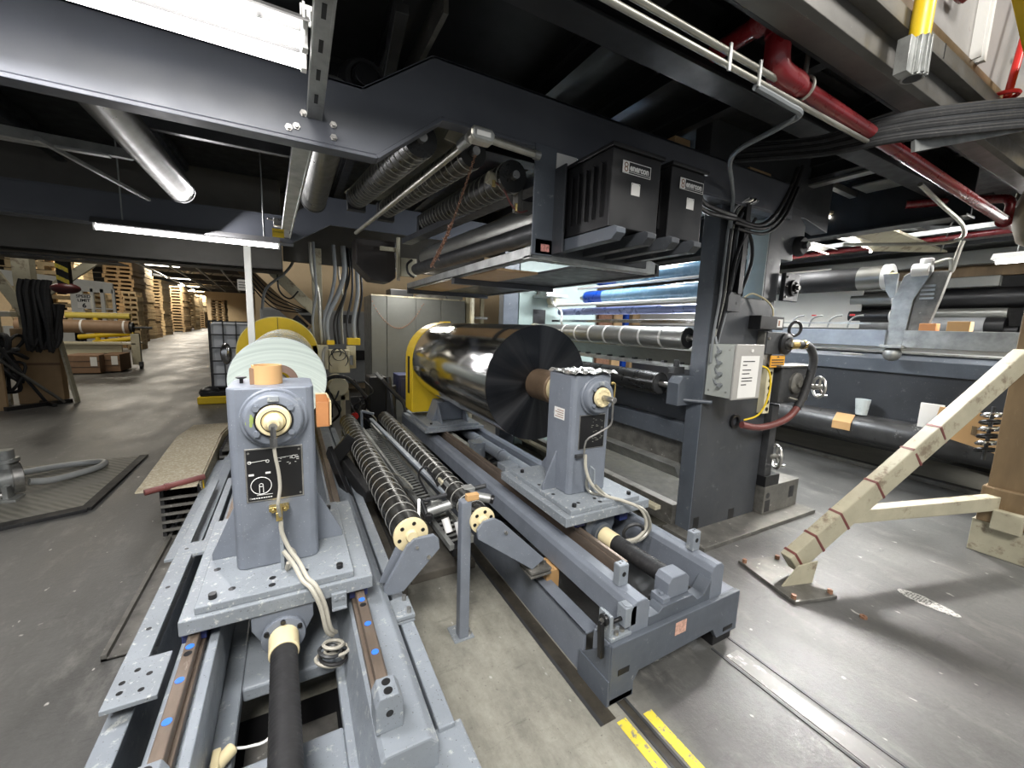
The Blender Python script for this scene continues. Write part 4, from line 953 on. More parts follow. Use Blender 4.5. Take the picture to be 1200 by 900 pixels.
m = MB(); m.box(2.20,2.40,4.30,4.42,0,2.36); S('grey_pillar', m, 'slabedge', 'square dark grey pillar standing left of the mint side frame', 'pillar', bevel=.006)
t = T('emergency_stop', 'red push button on a yellow box near the mint frame', 'button', (2.5,4.2,1.98))
P('box_body', MB().box(2.40,2.50,4.18,4.26,1.99,2.08), 'yellow', t, .004)
P('button', MB().cyl((2.54,4.2,2.04),(2.54,4.14,2.04),.055,20), 'redbright', t, .006, label='red button')
t = T('emergency_stop', 'second red and yellow button box further left beside the grey cabinet', 'button', (1.9,4.5,1.98))
P('box_body', MB().box(1.86,1.94,4.5,4.58,1.97,2.06), 'yellow', t, .004)
P('post', MB().box(1.885,1.925,4.52,4.56,0,1.97), 'creampaint', t, .003)
P('button', MB().cyl((1.98,4.5,2.02),(1.98,4.45,2.02),.05,20), 'redbright', t, .006)
P('button', MB().cyl((1.80,4.5,2.02),(1.80,4.45,2.02),.04,20), 'redbright', t, .006)
# small coloured things seen through the machine
for k, (x, w_, mt, lb) in enumerate(((4.1,.30,'tanwall','tan'),(4.48,.22,'steeldirty','grey'),(4.75,.3,'rust','brown'),(5.1,.2,'ply','wood-coloured'),(5.36,.1,'bluedark','blue'),(5.55,.2,'ply','pale'))):
    m = MB(); m.box(x,x+w_,5.6,5.8,.0,1.84); m.box(x+.02,x+w_-.02,5.59,5.6,1.2,1.8)
    S('storage_panel', m, mt, lb+' upright panel seen between the rollers far behind the frame', 'panel', bevel=.004)
t = T('pulley', 'dark round pulley seen below the blue rollers', 'pulley', (3.7,4.6,1.6))
P('wheel', MB().lathe((3.6,4.65,1.68), NY, [(0,.11),(.03,.115),(.05,.09),(.06,.11),(.08,.10),(.08,.03),(.10,.03),(.10,0)], 28, cap=False), 'dkgrey', t)
P('bracket', MB().box(3.56,3.64,4.66,4.72,0,1.7), 'creampaint', t, .004)

# ---- corona treater boxes
def enercon(x0, x1, label, first):
    t = T('treater_box', label, 'box', ((x0+x1)/2,1.6,1.93))
    P('box_body', MB().box(x0,x1,1.40,1.785,1.94,2.255), 'black', t, .004)
    P('lid', MB().box(x0-.012,x1+.012,1.385,1.79,2.255,2.272), 'black', t, .003)
    m = MB()
    for k in range(6):
        y = 1.45+k*.052
        m.prism([(y,2.20-.0),(y+.008,2.21),(y+.008,1.99),(y,1.985)], 'yz', x0-.012, x0)
    P('side_fins', m, 'black', t)
    fr = 1.40
    lx = x0+.055
    lg = P('logo_plate', MB().box(lx,lx+.165,fr-.003,fr,2.165,2.215), 'black', t, .001)
    P('logo_border', MB().box(lx,lx+.165,fr-.0042,fr-.003,2.2125,2.215).box(lx,lx+.165,fr-.0042,fr-.003,2.165,2.1675).box(lx,lx+.0025,fr-.0042,fr-.003,2.165,2.215).box(lx+.1625,lx+.165,fr-.0042,fr-.003,2.165,2.215).box(lx+.040,lx+.162,fr-.0042,fr-.003,2.1735,2.1752), 'opal', lg)
    P('logo_mark', MB().box(lx+.003,lx+.037,fr-.0042,fr-.003,2.169,2.212), 'opal', lg)
    P('logo_symbol', MB().torus((lx+.020,fr-.0047,2.199),Y,.0085,.0022,n=20,m=4).torus((lx+.020,fr-.0047,2.182),Y,.0085,.0022,n=20,m=4), 'rust', lg)
    P('logo_lettering', text_mb('enercon', .037, (lx+.041,fr-.0045,2.180), X, Z, .0004, bold=.035, sx=.90), 'opal', lg)
    P('spec_label', MB().box(x0+.115,x0+.165,fr-.0015,fr,2.085,2.135), 'paper', t, label='small white label')
    P('label_screw', MB().bolt((x0+.12,fr-.0015,2.13),NY,.002,.001).bolt((x0+.16,fr-.0015,2.13),NY,.002,.001), 'black', t)
    return t
enercon(1.205, 1.49, 'larger-looking left black finned box with an enercon plate under the cranked beam', True)
enercon(1.56, 1.79, 'right black box with an enercon plate, nearer the dark frame', False)
t = T('box_support_rack', 'dark steel rack of rounded channel arms carrying the two black boxes', 'rack', (1.5,1.6,1.87))
for k, x in enumerate((1.20,1.38,1.53,1.68)):
    P('channel_arm', MB().prism([(1.90,1.935),(1.36,1.935),(1.34,1.925),(1.34,1.905),(1.37,1.88),(1.90,1.88)], 'yz', x, x+.05), ['slabedge','slab','slab','slab'][k], t, .002)
P('cross_tie', MB().box(1.08,1.85,1.79,1.83,1.865,1.94), 'slab', t, .003)
P('bolt', MB().cyl((1.22,1.52,1.935),(1.22,1.52,1.955),.005,8).cyl((1.22,1.72,1.935),(1.22,1.72,1.955),.005,8), 'steel', t)
t = T('hanger_plate', 'vertical dark blue-grey hanger plate with a red and white sticker left of the black boxes', 'plate', (1.12,1.82,1.86))
P('plate', MB().box(1.063,1.185,1.79,1.80,1.86,2.375), 'slabedge', t, .002)
P('flange', MB().box(1.18,1.19,1.70,1.80,1.87,2.28), 'slab', t, .002)
P('red_sticker', MB().box(1.115,1.165,1.789,1.79,1.88,1.915), paint('red_white_sticker', (.55,.25,.22), .5, var=.5, scale=90), t)
P('white_tag', MB().box(1.19,1.31,1.795,1.80,2.285,2.36), 'paper', t, .001, label='pale plate behind the box lid')
# platform shelf reaching back
t = T('catwalk_shelf', 'bright edged steel shelf frame running back from the hanger plate to the grey cabinet', 'shelf', (1.4,3.0,1.84))
P('side_rail', MB().box(1.06,1.075,1.8,4.25,1.845,1.90).box(1.06,1.12,1.8,4.25,1.845,1.852), 'galv', t, .002)
P('deck_board', MB().box(1.12,1.42,2.3,4.2,1.84,1.855), 'cardin', t, .002, label='tan deck board')
P('deck_plate', MB().box(1.42,1.93,1.9,4.2,1.842,1.855), 'dkgrey', t, .002)
P('cross_rail', MB().prism([(1.06,1.84),(1.95,1.84),(1.95,1.90),(1.9,1.915),(1.06,1.86)], 'xz', 1.80, 1.87), 'galv', t, .003)
P('rear_rail', MB().box(1.06,1.95,4.2,4.25,1.80,1.86), 'slab', t, .002)
P('middle_rail', MB().box(1.07,1.95,2.9,2.96,1.80,1.84), 'slab', t, .002)
P('outer_rail', MB().box(1.93,1.97,1.8,4.25,1.83,1.90), 'slab', t, .002)

# ringed rollers under the platform
def ringed(a, b, r, label, name='ringed_roller'):
    t = T(name, label, 'roller', ((a[0]+b[0])/2,(a[1]+b[1])/2,min(a[2],b[2])-r), 'ringed rollers under the platform')
    a = Vector(a); b = Vector(b); d = (b-a); L = d.length; d.normalize()
    P('roller_body', MB().cyl(a,b,r,36), 'roller', t)
    m = MB(); n = int(L/.082)
    for k in range(n): m.torus(a+d*(.04+k*.082),d,r,.0035,n=30,m=5)
    P('wire_rings', m, 'ring', t)
    P('bearing_block', MB().box(b[0]-.07,b[0]+.07,b[1]+.01,b[1]+.08,b[2]-.09,b[2]+.05), 'dkgrey', t, .004)
    PX('shaft', MB().cyl(b,b+d*.05,.02,12).cyl(a-d*.04,a,.02,12), 'steel', t)
ringed((.555,1.97,2.335),(.50,3.6,2.47),.078, 'leftmost ringed roller slanting under the kink of the cranked beam')
ringed((.815,1.97,2.335),(.75,3.7,2.45),.070, 'middle ringed roller behind the thin slanting conduit')
ringed((1.04,1.97,2.27),(1.10,3.7,2.40),.078, 'rightmost ringed roller, behind the rusty hanging chain')
m = MB(); m.cyl((1.40,1.98,2.15),(1.24,4.1,2.15),.10,40); S('wide_steel_roller', m, 'drum', 'wide dull steel roller above the bright shelf edge', 'roller')
m = MB(); m.cyl((1.22,1.95,2.02),(1.12,4.1,2.03),.055,32); S('narrow_steel_roller', m, 'dkgrey', 'narrow dark roller lying low beside the shelf edge', 'roller')
m = MB(); m.bar((1.20,1.9,2.26),(1.02,4.1,2.28),.10,.05); S('dark_bar', m, 'slab', 'dark flat bar between the ringed rollers and the wide steel roller', 'bar', bevel=.003)
m = MB(); m.bar((.86,2.0,2.50),(.60,4.0,2.60),.30,.012); S('olive_panel', m, paint('olive_panel', (.10,.095,.06), .5), 'olive tan sheet above the ringed rollers', 'panel')
m = MB(); m.prism([(.68,2.38),(.74,2.50),(.80,2.36)], 'xz', 2.0, 2.01); S('gusset_plate', m, 'creampaint', 'small pale triangular plate between the first two ringed rollers', 'plate')
# conduit with inspection box
t = T('steel_conduit', 'steel conduit with an oval inspection box hung below the cranked beam, one leg slanting back', 'conduit', (.75,1.75,2.28))
P('inspection_box', MB().prism([(.70,2.325),(.715,2.345),(.80,2.345),(.815,2.325),(.815,2.300),(.80,2.283),(.715,2.283),(.70,2.300)], 'xz', 1.72, 1.775), 'conduit', t, .008)
P('box_cover', MB().prism([(.708,2.325),(.718,2.337),(.797,2.337),(.808,2.325),(.808,2.302),(.797,2.290),(.718,2.290),(.708,2.302)], 'xz', 1.714, 1.72), 'galv', t, .003)
P('cover_plate', MB().box(.725,.79,1.712,1.714,2.303,2.324), 'opal', t, .002)
P('pipe_leg', MB().cyl((.815,1.75,2.312),(1.06,1.75,2.300),.016,16), 'conduit', t)
P('pipe_leg', MB().cyl((.725,1.77,2.305),(.55,4.05,2.29),.016,16), 'conduit', t)
PX('coupling', MB().cyl((.715,1.772,2.306),(.708,1.86,2.305),.024,12).cyl((1.03,1.75,2.302),(1.06,1.75,2.301),.021,12), 'galv', t)
# chain with rust
t = T('rusty_chain', 'thin rusty chain hanging in front of the ringed rollers', 'chain', (.77,2.3,1.86))
a, b = Vector((.795,1.9,2.29)), Vector((.80,2.6,1.86)); N = 64
m = MB()
for k in range(N):
    f = k/N; c = a.lerp(b, f)+Vector((0,0,-.05*math.sin(math.pi*f)))
    m.torus(c, (1,.2,0) if k % 2 else (0,.6,.8), .006 if f < .45 else .009, .0018 if f < .45 else .003, n=10, m=4)
P('links', m, 'rust', t)
random.seed(4); m = MB()
for k in range(70):
    f = .42+.55*random.random(); c = a.lerp(b, f)+Vector((random.uniform(-.008,.008),random.uniform(-.008,.008),-.05*math.sin(math.pi*f)+random.uniform(-.01,.01)))
    m.bar(c, c+Vector((random.uniform(-.012,.012),0,random.uniform(-.014,.014))), .004, .003)
P('tangled_scrap', m, paint('pinkish_scrap', (.42,.26,.20), .6, var=.4, scale=60), t)
# actuator bracket
t = T('roller_actuator', 'cream coloured yoke bracket with a small hose behind the hanger plate', 'bracket', (1.0,2.2,2.15))
P('arm', MB().cyl((.93,2.05,2.27),(1.12,2.05,2.235),.032,20), 'creampaint', t, .004)
P('clevis', MB().box(1.10,1.13,2.02,2.08,2.12,2.30).box(1.13,1.20,2.02,2.08,2.12,2.18), 'steeldirty', t, .004)
P('hose', MB().tube([(.96,2.02,2.24),(1.0,2.0,2.21),(1.05,2.0,2.14),(1.10,2.0,2.11),(1.16,2.02,2.13)], .005), 'hosered', t)
P('fitting', MB().cyl((.945,2.0,2.24),(.945,2.0,2.21),.009,8).cyl((1.08,2.0,2.15),(1.08,2.0,2.11),.008,8), 'brass', t)
# dark hopper housing and frame bits
t = T('dark_housing', 'dark tapered housing hanging above the grey cabinet', 'housing', (.8,4.3,1.9))
P('housing_body', MB().prism([(.58,2.30),(.96,2.30),(.96,1.95),(.90,1.90),(.72,1.91),(.58,2.05)], 'xz', 4.3, 4.6), paint('brown_black_housing', (.035,.03,.028), .45, var=.2), t, .01)
P('bracket', MB().box(.80,.98,4.26,4.29,2.20,2.24).box(.96,.99,4.24,4.28,1.92,2.34), 'creampaint', t, .003)
P('side_plate', MB().box(1.0,1.16,4.25,4.3,1.97,2.15), 'creampaint', t, .003)
P('cable', MB().tube([(1.1,4.2,2.13),(1.05,4.2,2.08),(1.06,4.2,2.0),(1.12,4.2,1.96)], .012), 'blackrub', t)

# ================================================================== OVERHEAD RIGHT
t = T('red_fire_pipe', 'long dark red fire pipe running along the platform edge with elbows at its left end', 'pipe', (3.2,1.0,2.35))
P('main_pipe', MB().cyl((1.66,1.0,2.465),(5.6,1.0,2.33),.030,24), 'red', t)
P('elbow', MB().tube([(1.74,1.0,2.465),(1.64,1.0,2.47),(1.61,1.0,2.50),(1.605,1.0,2.57)], .043, n=16), 'red', t)
P('riser', MB().cyl((1.605,1.0,2.52),(1.60,1.0,2.62),.034,20), 'red', t)
P('elbow', MB().tube([(1.60,1.0,2.58),(1.60,1.0,2.64),(1.60,1.02,2.665),(1.60,1.09,2.665)], .043, n=16), 'red', t)
P('branch', MB().cyl((1.60,1.05,2.665),(1.64,1.30,2.69),.034,20), 'red', t)
P('collar', MB().cyl((1.604,1.0,2.585),(1.603,1.0,2.605),.046,20).cyl((1.74,1.0,2.462),(1.76,1.0,2.461),.042,20), 'red', t)
P('coupling', MB().cyl((4.48,1.0,2.368),(4.56,1.0,2.365),.048,20).tube([(4.52,1.0,2.37),(4.52,1.0,2.50),(4.50,1.1,2.54),(4.3,1.5,2.56)], .03, n=12), 'red', t)
P('hanger', MB().cyl((1.80,1.0,2.50),(1.83,1.0,2.92),.009,10).torus((1.80,1.0,2.463),X,.04,.006,n=20), 'conduit', t)
P('hanger', MB().cyl((4.60,1.0,2.38),(4.72,1.0,2.75),.010,10), 'conduit', t)
t = T('conduit_run', 'pair of thin grey conduits running along the platform edge beside the red pipe', 'conduit', (1.7,1.0,2.35))
P('pipe', MB().cyl((.2,1.0,2.41),(2.36,1.0,2.40),.010,12), 'conduit', t)
P('pipe', MB().cyl((.2,1.0,2.452),(2.3,1.0,2.44),.011,12), 'conduit', t)
for x in (1.33,1.50): P('clip', MB().box(x-.006,x+.006,.985,.992,2.38,2.465), 'galv', t)
P('bent_leg', MB().tube([(3.6,1.2,2.50),(4.0,1.2,2.44),(4.45,1.2,2.37),(4.62,1.25,2.30),(4.5,1.4,2.27),(4.1,1.8,2.28)], .014), 'conduit', t)

M['ductsteel'] = paint('dull_duct_steel', (.13,.125,.115), .42, metal=.55, var=.25, scale=3, wear=(.22,.21,.19), wamt=.2, stretch=(.4,1,1))
t = T('platform_edge_duct', 'wide dull steel edge channel along the top right with bolted seams', 'channel', (3.0,.9,2.4))
P('lower_web', MB().prism([(.95,2.545),(.87,2.545),(.85,2.56),(.85,2.66),(.86,2.66),(.86,2.565),(.95,2.555)], 'yz', .6, 5.6), 'ductsteel', t, .002)
P('upper_web', MB().box(.6,5.6,.80,.815,2.66,2.72).box(.6,5.6,.80,.86,2.655,2.665), 'ductsteel', t, .002)
P('inner_web', MB().box(.6,5.6,.95,.965,2.545,2.86), 'deck', t, .002)
P('seam', MB().box(2.42,2.425,.798,.80,2.665,2.72), 'black', t)
t = T('panelled_enclosure', 'grey-white panelled enclosure wall with rust spots standing on the platform at top right', 'enclosure', (3.2,.9,2.92))
for k in range(6):
    x = 1.9+k*.56
    P('wall_panel', MB().box(x,x+.55,.88,.90,2.93,4.4), paint('enclosure_panel', (.36,.345,.33), .45, var=.06, fine=(.08,.035,.02), famt=.10) if k == 0 else 'enclosure', t, .002) if False else None
M['enclosure'] = paint('enclosure_panel', (.30,.29,.28), .45, var=.06, wear=(.10,.04,.03), wamt=.16, wscale=9)
for k in range(6):
    x = 1.9+k*.56
    P('wall_panel', MB().box(x,x+.55,.88,.90,2.84,4.4), 'enclosure', t, .002)
P('corner_post', MB().box(3.0,3.03,.84,.88,2.86,4.4).box(2.95,2.962,.84,.88,2.86,4.4), 'opal', t)
P('base_gap', MB().box(1.7,5.3,.87,.89,2.70,2.86), 'brown', t)
P('door_handle', MB().tube([(3.55,.86,3.05),(3.55,.82,3.08),(3.70,.80,3.14)], .008), 'conduit', t)
def yconduit(x, y, z0, z1, label):
    t = T('yellow_conduit', label, 'conduit', (x,y,z0))
    P('pipe', MB().cyl((x,y,z0+.1),(x+.02,y,z1),.032,24), 'yellow', t)
    m = MB(); m.cyl((x,y,z0),(x,y,z0+.13),.036,20)
    for k in range(5):
        a = -2.6+k*.55; m.box(x+.036*math.cos(a)-.006,x+.036*math.cos(a)+.006,y+.036*math.sin(a)-.006,y+.036*math.sin(a)+.004,z0+.004,z0+.13)
    m.box(x-.085,x-.03,y-.01,y+.03,z0,z0+.12)
    P('clamp', m, 'galv', t, .001)
    P('open_end', MB().cyl((x,y,z0-.001),(x,y,z0+.001),.028,20), 'black', t)
yconduit(2.09, .77, 2.475, 3.2, 'yellow conduit hanging in a ribbed clamp on the edge channel at top right')
yconduit(4.05, .80, 2.46, 3.1, 'second yellow conduit partly seen at the right image edge above the wrapped column')
m = MB().bar((2.62,.62,2.95),(3.6,.70,2.82),.14,.10); S('yellow_rail', m, 'yellow', 'yellow painted rail crossing the top right corner', 'rail', bevel=.004)
m = MB().cyl((3.25,.80,2.74),(3.4,.80,3.3),.016,16); m.torus((3.2,.80,2.735),Z,.05,.010,n=20); S('red_pipe_drop', m, 'redbright', 'thin bright red pipe standing at the right end of the panelled wall', 'pipe')
m = MB().tube([(2.55,.84,2.99),(2.62,.84,2.99),(2.66,.84,3.02),(2.67,.84,3.2)], .02); S('red_pipe_stub', m, 'red', 'short dark red pipe elbow in front of the panelled wall', 'pipe')
t = T('cable_tray', 'thick black cable bundle in a tray climbing right above the red pipe', 'cables', (3.4,.95,2.45))
for k in range(9):
    o = k*.016
    P('cable', MB().tube([(2.35,1.6+.02*(k%3),2.60-.01*k),(2.36,1.25,2.50-o*.6),(2.34,1.08,2.475-o*.7),(2.43,.93,2.50-o*.8),(2.70,.80,2.56-o*.9),(3.36,.74,2.74-o),(3.9,.72,2.86-o)], .009+.003*(k%3), n=7), 'blackrub' if k % 3 else 'dkgrey', t)
P('tray_rail', MB().bar((2.5,.88,2.37),(3.5,.76,2.66),.015,.05), 'galv', t)

# joists over the right hand machine
t = T('platform_end_beam', 'big black I beam running back above the dark side frame at right', 'beam', (4.4,3.2,2.4))
P('web', MB().box(4.38,4.40,1.15,6.0,2.42,2.86), 'deck', t, .002)
P('flange', MB().box(4.30,4.48,1.15,6.0,2.41,2.425).box(4.30,4.48,1.15,6.0,2.85,2.86), 'deck', t, .002)
m = MB(); m.box(3.58,3.66,1.25,3.2,2.66,2.675); S('bright_strip', m, 'galv', 'thin bright steel strip running back above the dark frame', 'strip')
m = MB(); m.box(4.0,4.25,1.35,1.75,2.70,2.71); S('reflector_sheet', m, 'galv', 'square shiny sheet under the platform behind the red pipe', 'sheet')
t = T('wood_blocks', 'pale wooden packing blocks above the cranked beam near the dark frame', 'blocks', (2.6,1.95,2.61))
P('block', MB().box(2.12,2.26,1.9,2.1,2.61,2.70), 'ply', t, .003)
P('plank', MB().bar((2.2,2.05,2.66),(2.95,2.05,2.66),.10,.035), 'ply', t, .003)
P('block', MB().box(2.80,3.05,1.84,1.90,2.60,2.64), 'ply', t, .003)
# ================================================================== MIDDLE: idler rollers and traverse gear between the stands
M['ringtape'] = paint('dulled_white_ring', (.45,.45,.42), .5)
def flanged_roller(x, y0, y1, z, r, label, n_rings, mat='roller'):
    t = T('guide_roller', label, 'roller', (x,(y0+y1)/2,z-r))
    P('roller_body', MB().cyl((x,y0+.012,z),(x,y1,z),r,48), mat, t)
    for k in range(n_rings):
        y = y0+.09+k*.088
        P('white_ring', MB().hollow((x,y,z),(x,y+.0045,z),r+.0012,r-.003,40), 'ringtape', t)
    f = P('end_flange', MB().lathe((x,y0+.012,z), NY, [(0,r+.003),(.014,r+.003),(.016,r),(.016,.026),(.034,.022),(.034,0)], 40, cap=False), 'cream', t, label='cream end flange with bolt holes')
    m = MB()
    for k in range(6):
        a = k*math.pi/3+.3; m.cyl((x+r*.74*math.cos(a),y0-.0042,z+r*.74*math.sin(a)),(x+r*.74*math.cos(a),y0-.0055,z+r*.74*math.sin(a)),.0085,12)
    P('bolt_hole', m, 'black', f)
    return t
flanged_roller(.415, 1.60, 3.75, .615, .070, 'dark guide roller with white rings beside the left stand', 23)
flanged_roller(.755, 1.62, 3.9, .60, .058, 'dark guide roller with white rings beside the right stand', 24)
t = T('roller_bracket', 'grey slanted arm carrying the near end of the left guide roller', 'arm', (.40,1.52,.34))
P('arm_plate', MB().prism([(.30,.39),(.375,.39),(.53,.545),(.525,.59),(.505,.61),(.42,.61),(.39,.585),(.295,.42)], 'xz', 1.565, 1.585), 'grey', t, .002)
P('arm_side', MB().bar((.39,1.60,.61),(.30,1.60,.43),.006,.04), 'grey', t)
P('foot_clamp', MB().box(.28,.39,1.44,1.56,.355,.37).box(.28,.39,1.44,1.56,.34,.35), 'greydust', t, .002)
for x, y in ((.30,1.46),(.37,1.46),(.37,1.54),(.30,1.54)): P('clamp_screw', MB().cyl((x,y,.37),(x,y,.39),.009,12), 'steel', t)
P('pin', MB().cyl((.48,1.565,.52),(.48,1.555,.52),.008,12).cyl((.43,1.565,.575),(.43,1.556,.575),.006,12), 'steel', t)
t = T('roller_bracket', 'grey slanted arm carrying the near end of the right guide roller', 'arm', (.9,1.6,.3))
P('arm_plate', MB().prism([(1.02,.30),(1.09,.34),(.84,.59),(.80,.615),(.745,.61),(.715,.575),(.72,.53)], 'xz', 1.585, 1.603), 'grey', t, .002)
P('foot_clamp', MB().box(1.0,1.12,1.56,1.68,.285,.30).box(1.0,1.12,1.56,1.68,.265,.277), 'steeldirty', t, .002)
for x in (1.02,1.06,1.10): P('clamp_screw', MB().cyl((x,1.60,.30),(x,1.60,.318),.009,12).cyl((x,1.65,.30),(x,1.65,.318),.009,12), 'steeldirty', t)
P('pin', MB().cyl((.86,1.585,.535),(.86,1.575,.535),.008,12), 'steel', t)
m = MB().box(1.12,1.20,1.6,1.72,.0,.25); S('wood_block', m, 'card', 'tan wooden block in the gap beside the right stand rail', 'block', bevel=.004)
# floor post
t = T('floor_post', 'slim grey square post bolted to the bare concrete between the stands', 'post', (.68,1.66,0))
P('post', MB().box(.655,.705,1.633,1.683,.008,.70), 'grey', t, .006)
P('base_plate', MB().box(.63,.73,1.625,1.735,0,.008), 'greydust', t, .001)
P('anchor_bolt', MB().cyl((.715,1.65,.008),(.715,1.65,.025),.009,6), 'steel', t)
P('top_block', MB().box(.68,.74,1.63,1.66,.70,.73), 'card', t, .003, label='tan wooden tip')
# traverse frame
t = T('traverse_frame', 'slotted aluminium frame with clamps lying between the two guide rollers', 'frame', (.62,3.0,.25))
P('side_rail', MB().bar((.655,1.75,.42),(.60,4.3,.42),.025,.03), 'galv', t, .002)
P('side_rail', MB().bar((.76,1.75,.44),(.70,4.3,.44),.02,.04), 'galv', t, .002)
m = MB()
for k in range(50): 
    f = k/50; y = 1.8+f*2.4; m.bar((.662-.055*f,y,.425),(.752-.055*f,y,.435),.012,.006)
P('slotted_bed', m, 'galv', t)
P('link_chain', MB().bar((.69,1.75,.39),(.64,4.2,.39),.06,.04), 'black', t)
P('long_bar', MB().bar((.70,1.98,.60),(.64,3.95,.58),.03,.02), 'greypale', t, .002)
P('end_bracket', MB().box(.55,.57,3.95,4.0,.3,.66).bar((.555,3.98,.66),(.66,3.9,.64),.02,.02), 'greypale', t, .004)
t = T('clamp_assembly', 'cluster of pale clamps, rods and knobs above the near end of the slotted frame', 'clamp', (.68,2.05,.45))
P('cross_rod', MB().cyl((.60,2.02,.565),(.88,1.86,.66),.012,14), 'dkgrey', t)
P('cross_rod', MB().cyl((.60,2.1,.53),(.62,1.98,.44),.012,14), 'dkgrey', t)
P('clamp_body', MB().box(.62,.68,1.98,2.04,.51,.57).cyl((.60,1.97,.52),(.72,1.93,.56),.026,20), 'galv', t, .004)
P('clamp_body', MB().box(.76,.82,1.86,1.92,.60,.66).cyl((.78,1.85,.63),(.88,1.80,.61),.024,20), 'galv', t, .004)
P('clamp_body', MB().box(.70,.75,2.05,2.12,.56,.64), 'creampaint', t, .004)
P('knob', MB().cyl((.60,1.95,.51),(.59,1.92,.505),.020,16).cyl((.88,1.80,.61),(.895,1.79,.606),.022,16), 'black', t, .002)
P('wing_handle', MB().bar((.575,2.05,.56),(.55,1.97,.44),.012,.03).bar((.70,2.0,.66),(.76,1.92,.58),.012,.02), 'galv', t)
P('sensor', MB().cyl((.72,1.84,.50),(.73,1.80,.42),.022,16).cyl((.67,1.9,.5),(.68,1.86,.44),.02,16), 'opal', t)
P('cable', MB().tube([(.68,2.05,.62),(.66,2.2,.68),(.60,2.15,.66),(.61,2.02,.60)], .006), 'black', t)
P('cable', MB().tube([(.55,2.6,.52),(.58,2.45,.54),(.62,2.35,.50),(.60,2.5,.46)], .006), 'conduit', t)
m = MB(); m.box(.56,.96,2.15,4.6,0,.05); m.box(.40,.50,2.0,4.6,0,.12); m.box(.86,.93,2.1,4.6,.05,.10)
S('floor_beam', m, paint('brown_floor_beam', (.10,.09,.075), .5, var=.35, scale=9, wear=(.2,.18,.14), wamt=.3), 'brown-grey steel beams lying on the floor under the guide rollers', 'beam', bevel=.004)
t = T('black_bracket', 'black jointed bracket behind the left tower reaching toward the guide roller', 'bracket', (.3,2.9,.3))
P('arm', MB().bar((.22,3.0,.52),(.36,3.0,.68),.03,.09), 'black', t, .004)
P('arm', MB().bar((.20,2.95,.62),(.30,2.6,.34),.03,.08), 'black', t, .004)
P('cable_chain', MB().bar((.30,3.1,.48),(.42,2.7,.34),.06,.10), 'blackrub', t, .01)
m = MB(); m.prism([(.13,.875),(.135,1.045),(.15,1.06),(.19,1.045),(.19,1.03),(.178,.875)], 'xz', 2.6, 2.66)
t = T('orange_bin', 'small orange plastic bin hung behind the right side of the left tower', 'bin', (.16,2.6,.87))
P('bin_shell', MB().box(.115,.185,2.6,2.608,.875,1.02).box(.115,.185,2.66,2.668,.875,1.055).box(.178,.186,2.6,2.668,.875,1.04).box(.115,.185,2.6,2.668,.87,.88), 'orange', t, .002)
P('rim', MB().tube([(.19,2.598,.88),(.192,2.598,1.02),(.175,2.66,1.06),(.115,2.665,1.06)], .005, steps=1), 'cream', t)

# ================================================================== LEFT SIDE
t = T('floor_mat', 'grey-brown ribbed floor mat with a black rubber edge at left', 'mat', (-2.1,4.8,0))
P('mat_top', MB().prism([(-3.4,3.75),(-1.9,3.97),(-1.45,4.14),(-1.45,5.45),(-3.4,5.45)], 'xy', 0, .02), 'mat', t)
P('rubber_edge', MB().bar((-3.4,3.71,.013),(-1.88,3.93,.013),.10,.026).bar((-1.88,3.93,.013),(-1.42,4.10,.013),.10,.026).bar((-1.42,4.08,.013),(-1.42,5.5,.010),.07,.026,h2=.012), 'blackrub', t, .003)
t = T('hydraulic_unit', 'pale metal hydraulic fitting at the left image edge with a silver hose', 'pump', (-2.05,4.5,.02))
P('body', MB().cyl((-2.18,4.5,.16),(-1.98,4.62,.16),.10,24), 'galv', t, .006)
P('flange', MB().cyl((-2.00,4.58,.17),(-1.95,4.61,.17),.125,24), 'steel', t, .004)
P('foot', MB().box(-2.1,-1.92,4.42,4.56,.02,.04).box(-2.0,-1.97,4.45,4.55,.04,.14), 'galv', t, .003)
P('neck', MB().cyl((-2.02,4.6,.25),(-2.02,4.6,.40),.05,16).cyl((-2.02,4.6,.30),(-2.02,4.6,.33),.075,16), 'galv', t, .004)
P('rod', MB().cyl((-2.3,4.45,.06),(-1.98,4.52,.06),.022,12), 'steel', t)
m = MB().tube([(-1.95,4.7,.09),(-1.85,4.78,.06),(-1.72,4.95,.05),(-1.64,5.10,.05),(-1.66,5.24,.05),(-1.80,5.27,.05),(-2.0,5.18,.06),(-2.25,5.0,.07)], .028, n=12)
S('silver_hose', m, paint('silver_hose', (.48,.50,.50), .4, metal=.2, var=.12), 'silver grey hose looping over the ribbed floor mat', 'hose')
m = MB().bar((-2.38,5.0,.0),(-2.62,5.8,1.25),.16,.12); S('dusty_leg', m, 'creampaint', 'dusty tan leg rising at the left image edge behind the hydraulic fitting', 'leg', bevel=.01)

